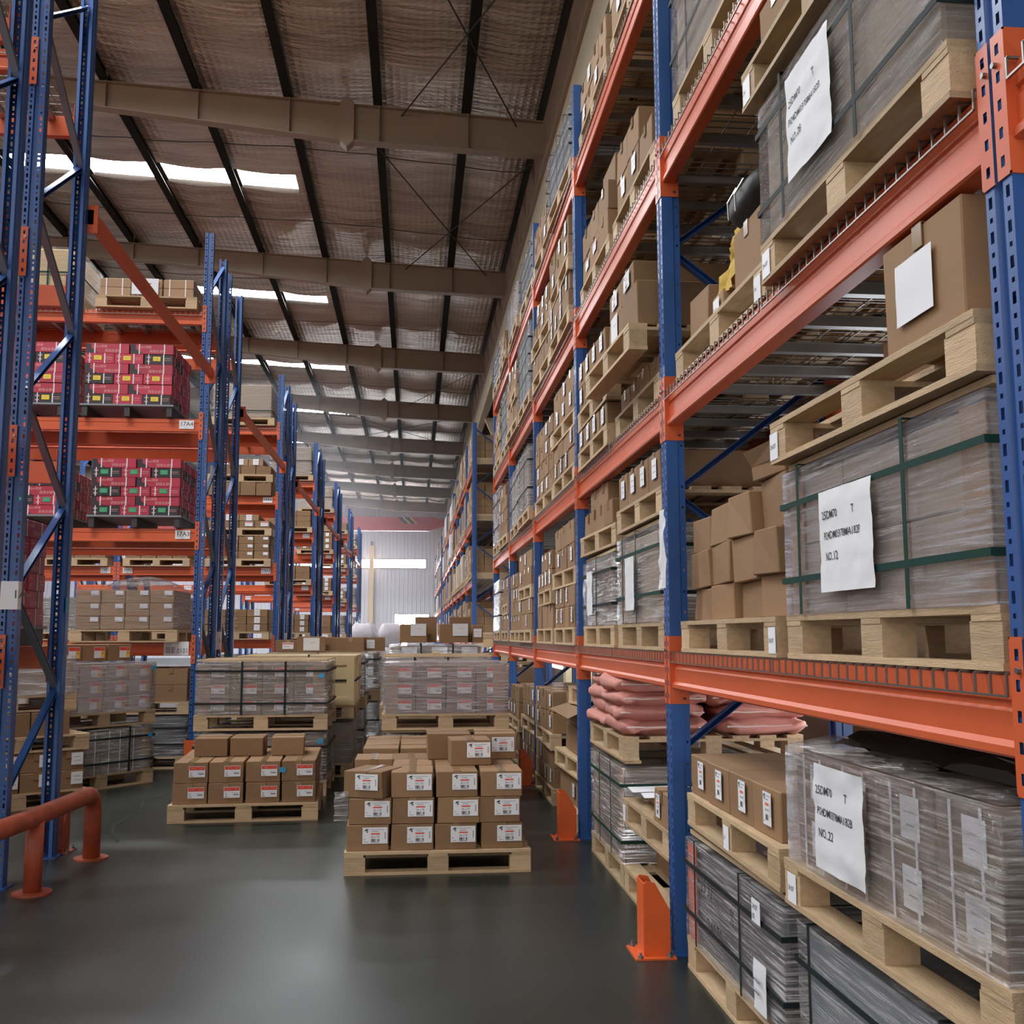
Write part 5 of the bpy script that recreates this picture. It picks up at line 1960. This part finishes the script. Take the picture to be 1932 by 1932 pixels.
for k in range(2):
    for i in range(3):
        dm = (.345, .9, .105)
        o = carton(F, (-.36 + .355 * i, .03, .14 + .106 * k), dm, 'white-banded brown carton, %s tier, %s from left, top shelf, second pair' % (('lower', 'upper')[k], ORD[i]), None, tape=None, m='card_pale')
        band(o, dm, (-.10, .08))
b = MB()
flat_grid(b, .30, .19, 10, 8, 'paper', .006, 3)
for i, (x, z) in enumerate(((-.05, .03), (.05, .03), (-.05, -.03))):
    b.box((x - .02, -.012, z), (x + .02, -.0115, z + .008), 'ink_grey')
tag(obj('paper_note', b.mesh('paper_note', True), None, F.at((-.02, .0, .25))), 'white paper with writing hung on the top shelf cartons', 'paper')
F = Frame(-4.42, YG2, ZL[3])
pallet(F, 0, 1.14, 1.0, 'pallet on the top shelf, outer position, second pair', hi=False)
wrapped(F, .14, 1.08, .96, .55, 'pale strapped crate load on the top shelf by the blue frame', film='film_thin', core='ply', vstraps=(-.4, .4), hstraps=(.45,), strap='strap_green')

# third pair and beyond: only the aisle end of each shelf can be seen
rb = random.Random(21)
YG = [7.49 + PER * g - 2.17 - .08 for g in range(7)]
F = Frame(-3.10, YG[2], ZL[3]); z = pallet(F, 0, 1.15, 1.0, 'top shelf pallet of the third rack pair', False)
wrapped(F, z, 1.06, .95, .62, 'pale film-wrapped load on the top shelf of the third pair', film='film_thin', core='core_pale', hstraps=(.2,), strap='strap_green', amp=.01)
F = Frame(-3.10, YG[2], ZL[2]); wq = 'shelf four, third pair'
z = cartons(F, 0, 1.1, .8, .24, 4, 1, 'lower, ' + wq, 'plain brown carton', None)
z += pallet(F, z, 1.14, 1.0, 'middle of shelf four, third rack pair', False)
z += cartons(F, z, 1.08, .8, .15, 4, 1, 'upper, ' + wq, 'plain brown carton', None)
z += cartons(F, z, .8, .8, .13, 3, 1, 'top, ' + wq, 'pale carton with slip', 'plain', m='card_pale', lab_at=(0, .07))
F = Frame(-3.10, YG[2], ZL[1]); wq = 'shelf three, third pair'
z = pallet(F, 0, 1.14, 1.0, 'shelf three, third rack pair, lower', False)
z += cartons(F, z, 1.08, .8, .135, 4, 3, 'lower, ' + wq, 'brown carton with slip', 'small', lab_at=(.07, .09))
z += pallet(F, z, 1.14, 1.0, 'shelf three, third rack pair, upper', False)
z += cartons(F, z, 1.08, .8, .13, 4, 1, 'upper, ' + wq, 'brown carton, red-topped label', 'white_red', lab_at=(.04, .07))
z += cartons(F, z, .7, .8, .11, 2, 1, 'top, ' + wq, 'pale carton', 'plain', m='card_pale', lab_at=(0, .055))
F = Frame(-3.10, YG[2], ZL[0]); wq = 'shelf two, third pair'
z = pallet(F, 0, 1.14, 1.0, 'shelf two, third rack pair', False)
z += cartons(F, z, 1.08, .8, .13, 3, 3, wq, 'white-banded brown carton', {(2, 0): 'plain', (2, 1): 'plain', (2, 2): 'plain'}, lab_at=(0, .07))
F = Frame(-3.10, YG[2], 0)
z = pallet(F, 0, 1.14, 1.0, 'floor pallet of the third rack pair', False)
wrapped(F, z, 1.1, .95, 1.0, 'shiny strapped load on the floor of the third pair', film='film_dense', core='core_pale', hstraps=(.3, .7), vstraps=(.4,), strap='strap_black', amp=.012)
for i, x in enumerate((-4.5, -5.9)):
    F = Frame(x, YG[2], ZL[1])
    z = pallet(F, 0, 1.14, 1.0, '%s pallet inward on shelf three of the third pair' % ORD[i], False)
    cartons(F, z, 1.08, .8, .16, 4, 2, ORD[i] + ' inward, third pair', 'brown carton with slip', 'plain', lab_at=(0, .09))
    F = Frame(x, YG[2], ZL[0])
    z = pallet(F, 0, 1.14, 1.0, '%s pallet inward on shelf two of the third pair' % ORD[i], False)
    wrapped(F, z, 1.1, .95, .6, '%s grey load inward on shelf two of the third pair' % ORD[i], film='film_dense', core='core_brown')
for g in range(3, 7):
    for li in range(5):
        zl = 0 if li == 0 else ZL[li - 1]
        F = Frame(-3.02, YG[g], zl)
        where = 'aisle end, %s, %s pair' % (('floor', 'lowest shelf', 'second shelf', 'third shelf', 'top shelf')[li], ORD[g])
        z = pallet(F, 0, 1.1, .95, where + ' pallet, wooden', False)
        c = rb.random()
        if c < .4:
            wrapped(F, z, 1.02, .9, rb.uniform(.5, .75), 'pale wrapped load, ' + where, film='film', core=rb.choice(('core_pale', 'core_brown')), hstraps=(.5,), strap='strap_black')
        else:
            h = rb.uniform(.13, .2)
            z += cartons(F, z, 1.02, .8, h, 3, rb.choice((2, 3)), where, 'brown carton', 'plain' if c < .75 else None, lab_at=(.02, h * .55))

# ------------------------------------------------------------------ beyond the cross aisle
F = Frame(1.55, 17.6, 0, 0)
for k in range(9):
    pallet(F, .145 * k, 1.0, 1.0, 'empty pale pallet in the tall pile past the rack end', False, rot=rb.uniform(-.05, .05), off=(rb.uniform(-.03, .03), 0), group='empty pallets piled past the rack end')
for i in range(6):
    b = MB()
    b.box((-.5, 0, 0), (.5, .14, .024), 'wood')
    tag(obj('plank', b.mesh('plank'), None, F.at((rb.uniform(-.05, .05), .1 + .02 * i, 1.306 + .025 * i)), (0, 0, rb.uniform(-.08, .08))), 'loose plank on the tall pile of empty pallets', 'plank', 'loose planks on the pallet pile')
for k, (x, y, z) in enumerate(((-2.2, 44, 0), (-1.0, 44.1, 0), (-2.2, 45.3, 0), (-1.0, 45.4, 0), (.2, 46.5, 0), (-2.1, 44.1, .97), (-.95, 44.2, .97), (-2.1, 45.3, .97))):
    o = obj('bulk_bag', None, None, (x, y, z), (0, 0, rb.uniform(-.3, .3)))
    tag(o, 'white woven bulk bag in the heap before the end wall', 'bulk bag', 'white bulk bags by the end wall')
    obj('bag_body', cached(('bulk', k % 3), lambda: pillow(1.08, 1.0, 1.0, 'sack_white', 'bag_body', k, .06, 20, 12, .7)), o)
    b = MB()
    for sx in (-1, 1):
        b.tube([(sx * .3, -.1, .95), (sx * .32, 0, 1.1), (sx * .3, .12, .95)], .02, 'sack_white', 5)
    obj('lifting_loop', b.mesh('lifting_loop'), o)

# second long rack: one pallet and its load per place
rb = random.Random(8)
fm3 = ('card', 'card', 'card_pale', 'core_pale', 'core_brown', 'sack_white')
for bay in range(8):
    ya, yb = UY2[bay] + .05, UY2[bay + 1] - .05
    for s in (0, 1):
        yc = ya + (yb - ya) * (s + .5) / 2
        for li in range(5):
            zl = 0 if li == 0 else LV[li - 1] + .008
            F = RF(yc, zl, rb.uniform(-.06, .02))
            where = '%s %s, %s bay past aisle' % (SN[s], LN[li], ORD[bay])
            pallet(F, 0, 1.18, 1.0, 'pallet, ' + where, False)
            c = rb.random()
            if bay == 0:
                cartons(F, .14, 1.1, .9, .17, 3, rb.choice((3, 4)), where, 'carton', {(0, 0): 'plain', (1, 2): 'plain', (2, 1): 'plain'}, tape=None, rows=3, lab_at=(.05, .1))
            elif c < .5 or bay > 3:
                h = rb.uniform(.5, .85)
                m = rb.choice(fm3)
                b = cached(('far', round(h, 1), m), lambda: (lambda b: (b.cbox((-.55, 0, 0), (.55, .96, round(h, 1)), .02, m), b)[1].mesh('wrapped_load'))(MB()))
                o = obj('wrapped_load', b, None, F.at((0, .02, .14)), (0, 0, F.r))
                tag(o, '%s load, %s' % ('pale' if m in ('card_pale', 'core_pale', 'sack_white') else 'brown', where), 'wrapped load')
            else:
                h = rb.uniform(.2, .26)
                cartons(F, .14, 1.1, .9, h, 2, 3, where, 'carton', {(0, 0): 'sheet', (1, 1): 'sheet', (0, 2): 'sheet'}, tape=None, lab_at=(.1, .12))
b = MB()
for bay in range(5):
    for s in (0, 1):
        yc = UY3[bay] + 1.36 * (s + .5)
        for li in range(5):
            zl = 0 if li == 0 else LV[li - 1] + .008
            h = rb.uniform(.4, .85)
            b.box((XF, yc - .6, zl), (XF + 1, yc + .6, zl + .13), 'wood')
            b.box((XF + rb.uniform(-.05, .03), yc - .57, zl + .13), (XF + .95, yc + .57, zl + .13 + h), rb.choice(fm3))
st = obj('distant_loads', b.mesh('distant_loads'))
tag(st, 'distant loads on the last rack by the end wall', 'loads', kind='stuff')

# ------------------------------------------------------------------ beyond the three hundred cartons that show largest, the rest become one mass
def settle_cartons(limit=300):
    bpy.context.view_layer.update()
    dg = bpy.context.evaluated_depsgraph_get()
    o0 = Vector((0, 0, 1.47))
    M = cam.matrix_world.inverted()
    rows = []
    for o in list(COL.objects):
        if o.parent is None and o.type == 'MESH' and o.get('category') == 'carton' and o.name.split('.')[0] == 'carton':
            bb = [Vector(c) for c in o.bound_box]
            x0, x1 = min(v.x for v in bb), max(v.x for v in bb)
            y0, y1 = min(v.y for v in bb), max(v.y for v in bb)
            z0, z1 = min(v.z for v in bb), max(v.z for v in bb)
            seen = 0
            for u, w in ((.15, .2), (.5, .55), (.85, .8)):
                if True:
                    for p in ((x0 + (x1 - x0) * u, y0, z0 + (z1 - z0) * w), (x1, y0 + (y1 - y0) * u, z0 + (z1 - z0) * w), (x0 + (x1 - x0) * u, y0 + (y1 - y0) * w, z1)):
                        P = o.matrix_world @ Vector(p)
                        q = M @ P
                        if q.z > -.1 or abs(q.x / q.z) > .5 or abs(q.y / q.z) > .5:
                            continue
                        d = P - o0
                        L = d.length
                        hit, loc, n, i, ob, mw = S.ray_cast(dg, o0, d.normalized(), distance=L + .1)
                        if hit and (ob.original == o or ob.original.parent == o):
                            seen += 1 / (L * L)
            rows.append((seen * (x1 - x0) * (z1 - z0), o))
    rows.sort(key=lambda r: -r[0])
    rest = [o for k, (v, o) in enumerate(rows) if k >= limit]
    b = MB()
    for o in rest:
        for q in [o] + list(o.children):
            me, mw = q.data, q.matrix_world
            V = [tuple(mw @ v.co) for v in me.vertices]
            i0 = len(b.v)
            b.v.extend(V)
            for p in me.polygons:
                nm = me.materials[p.material_index].name
                b.f.append(tuple(i0 + k for k in p.vertices))
                b.m.append(b.mi(nm))
        for q in list(o.children):
            bpy.data.objects.remove(q)
        bpy.data.objects.remove(o)
    if b.v:
        tag(obj('far_cartons', b.mesh('far_cartons')), 'mass of distant and half-hidden brown cartons on the racks', 'cartons', kind='stuff')


settle_cartons(300)

# thin haze hanging in the far half of the hall
m = bpy.data.materials.new('haze')
m.use_nodes = True
m.node_tree.nodes.clear()
v = m.node_tree.nodes.new('ShaderNodeVolumeScatter')
v.inputs['Density'].default_value = 0.005
v.inputs['Color'].default_value = (0.9, 0.93, 1, 1)
v.inputs['Anisotropy'].default_value = 0.4
o = m.node_tree.nodes.new('ShaderNodeOutputMaterial')
m.node_tree.links.new(v.outputs[0], o.inputs['Volume'])
MATS['haze'] = m
b = MB()
b.box((-9, 32, .01), (2.0, 71.5, 10), 'haze')
struct('haze', b.mesh('haze'), 'thin bright haze in the far half of the hall')
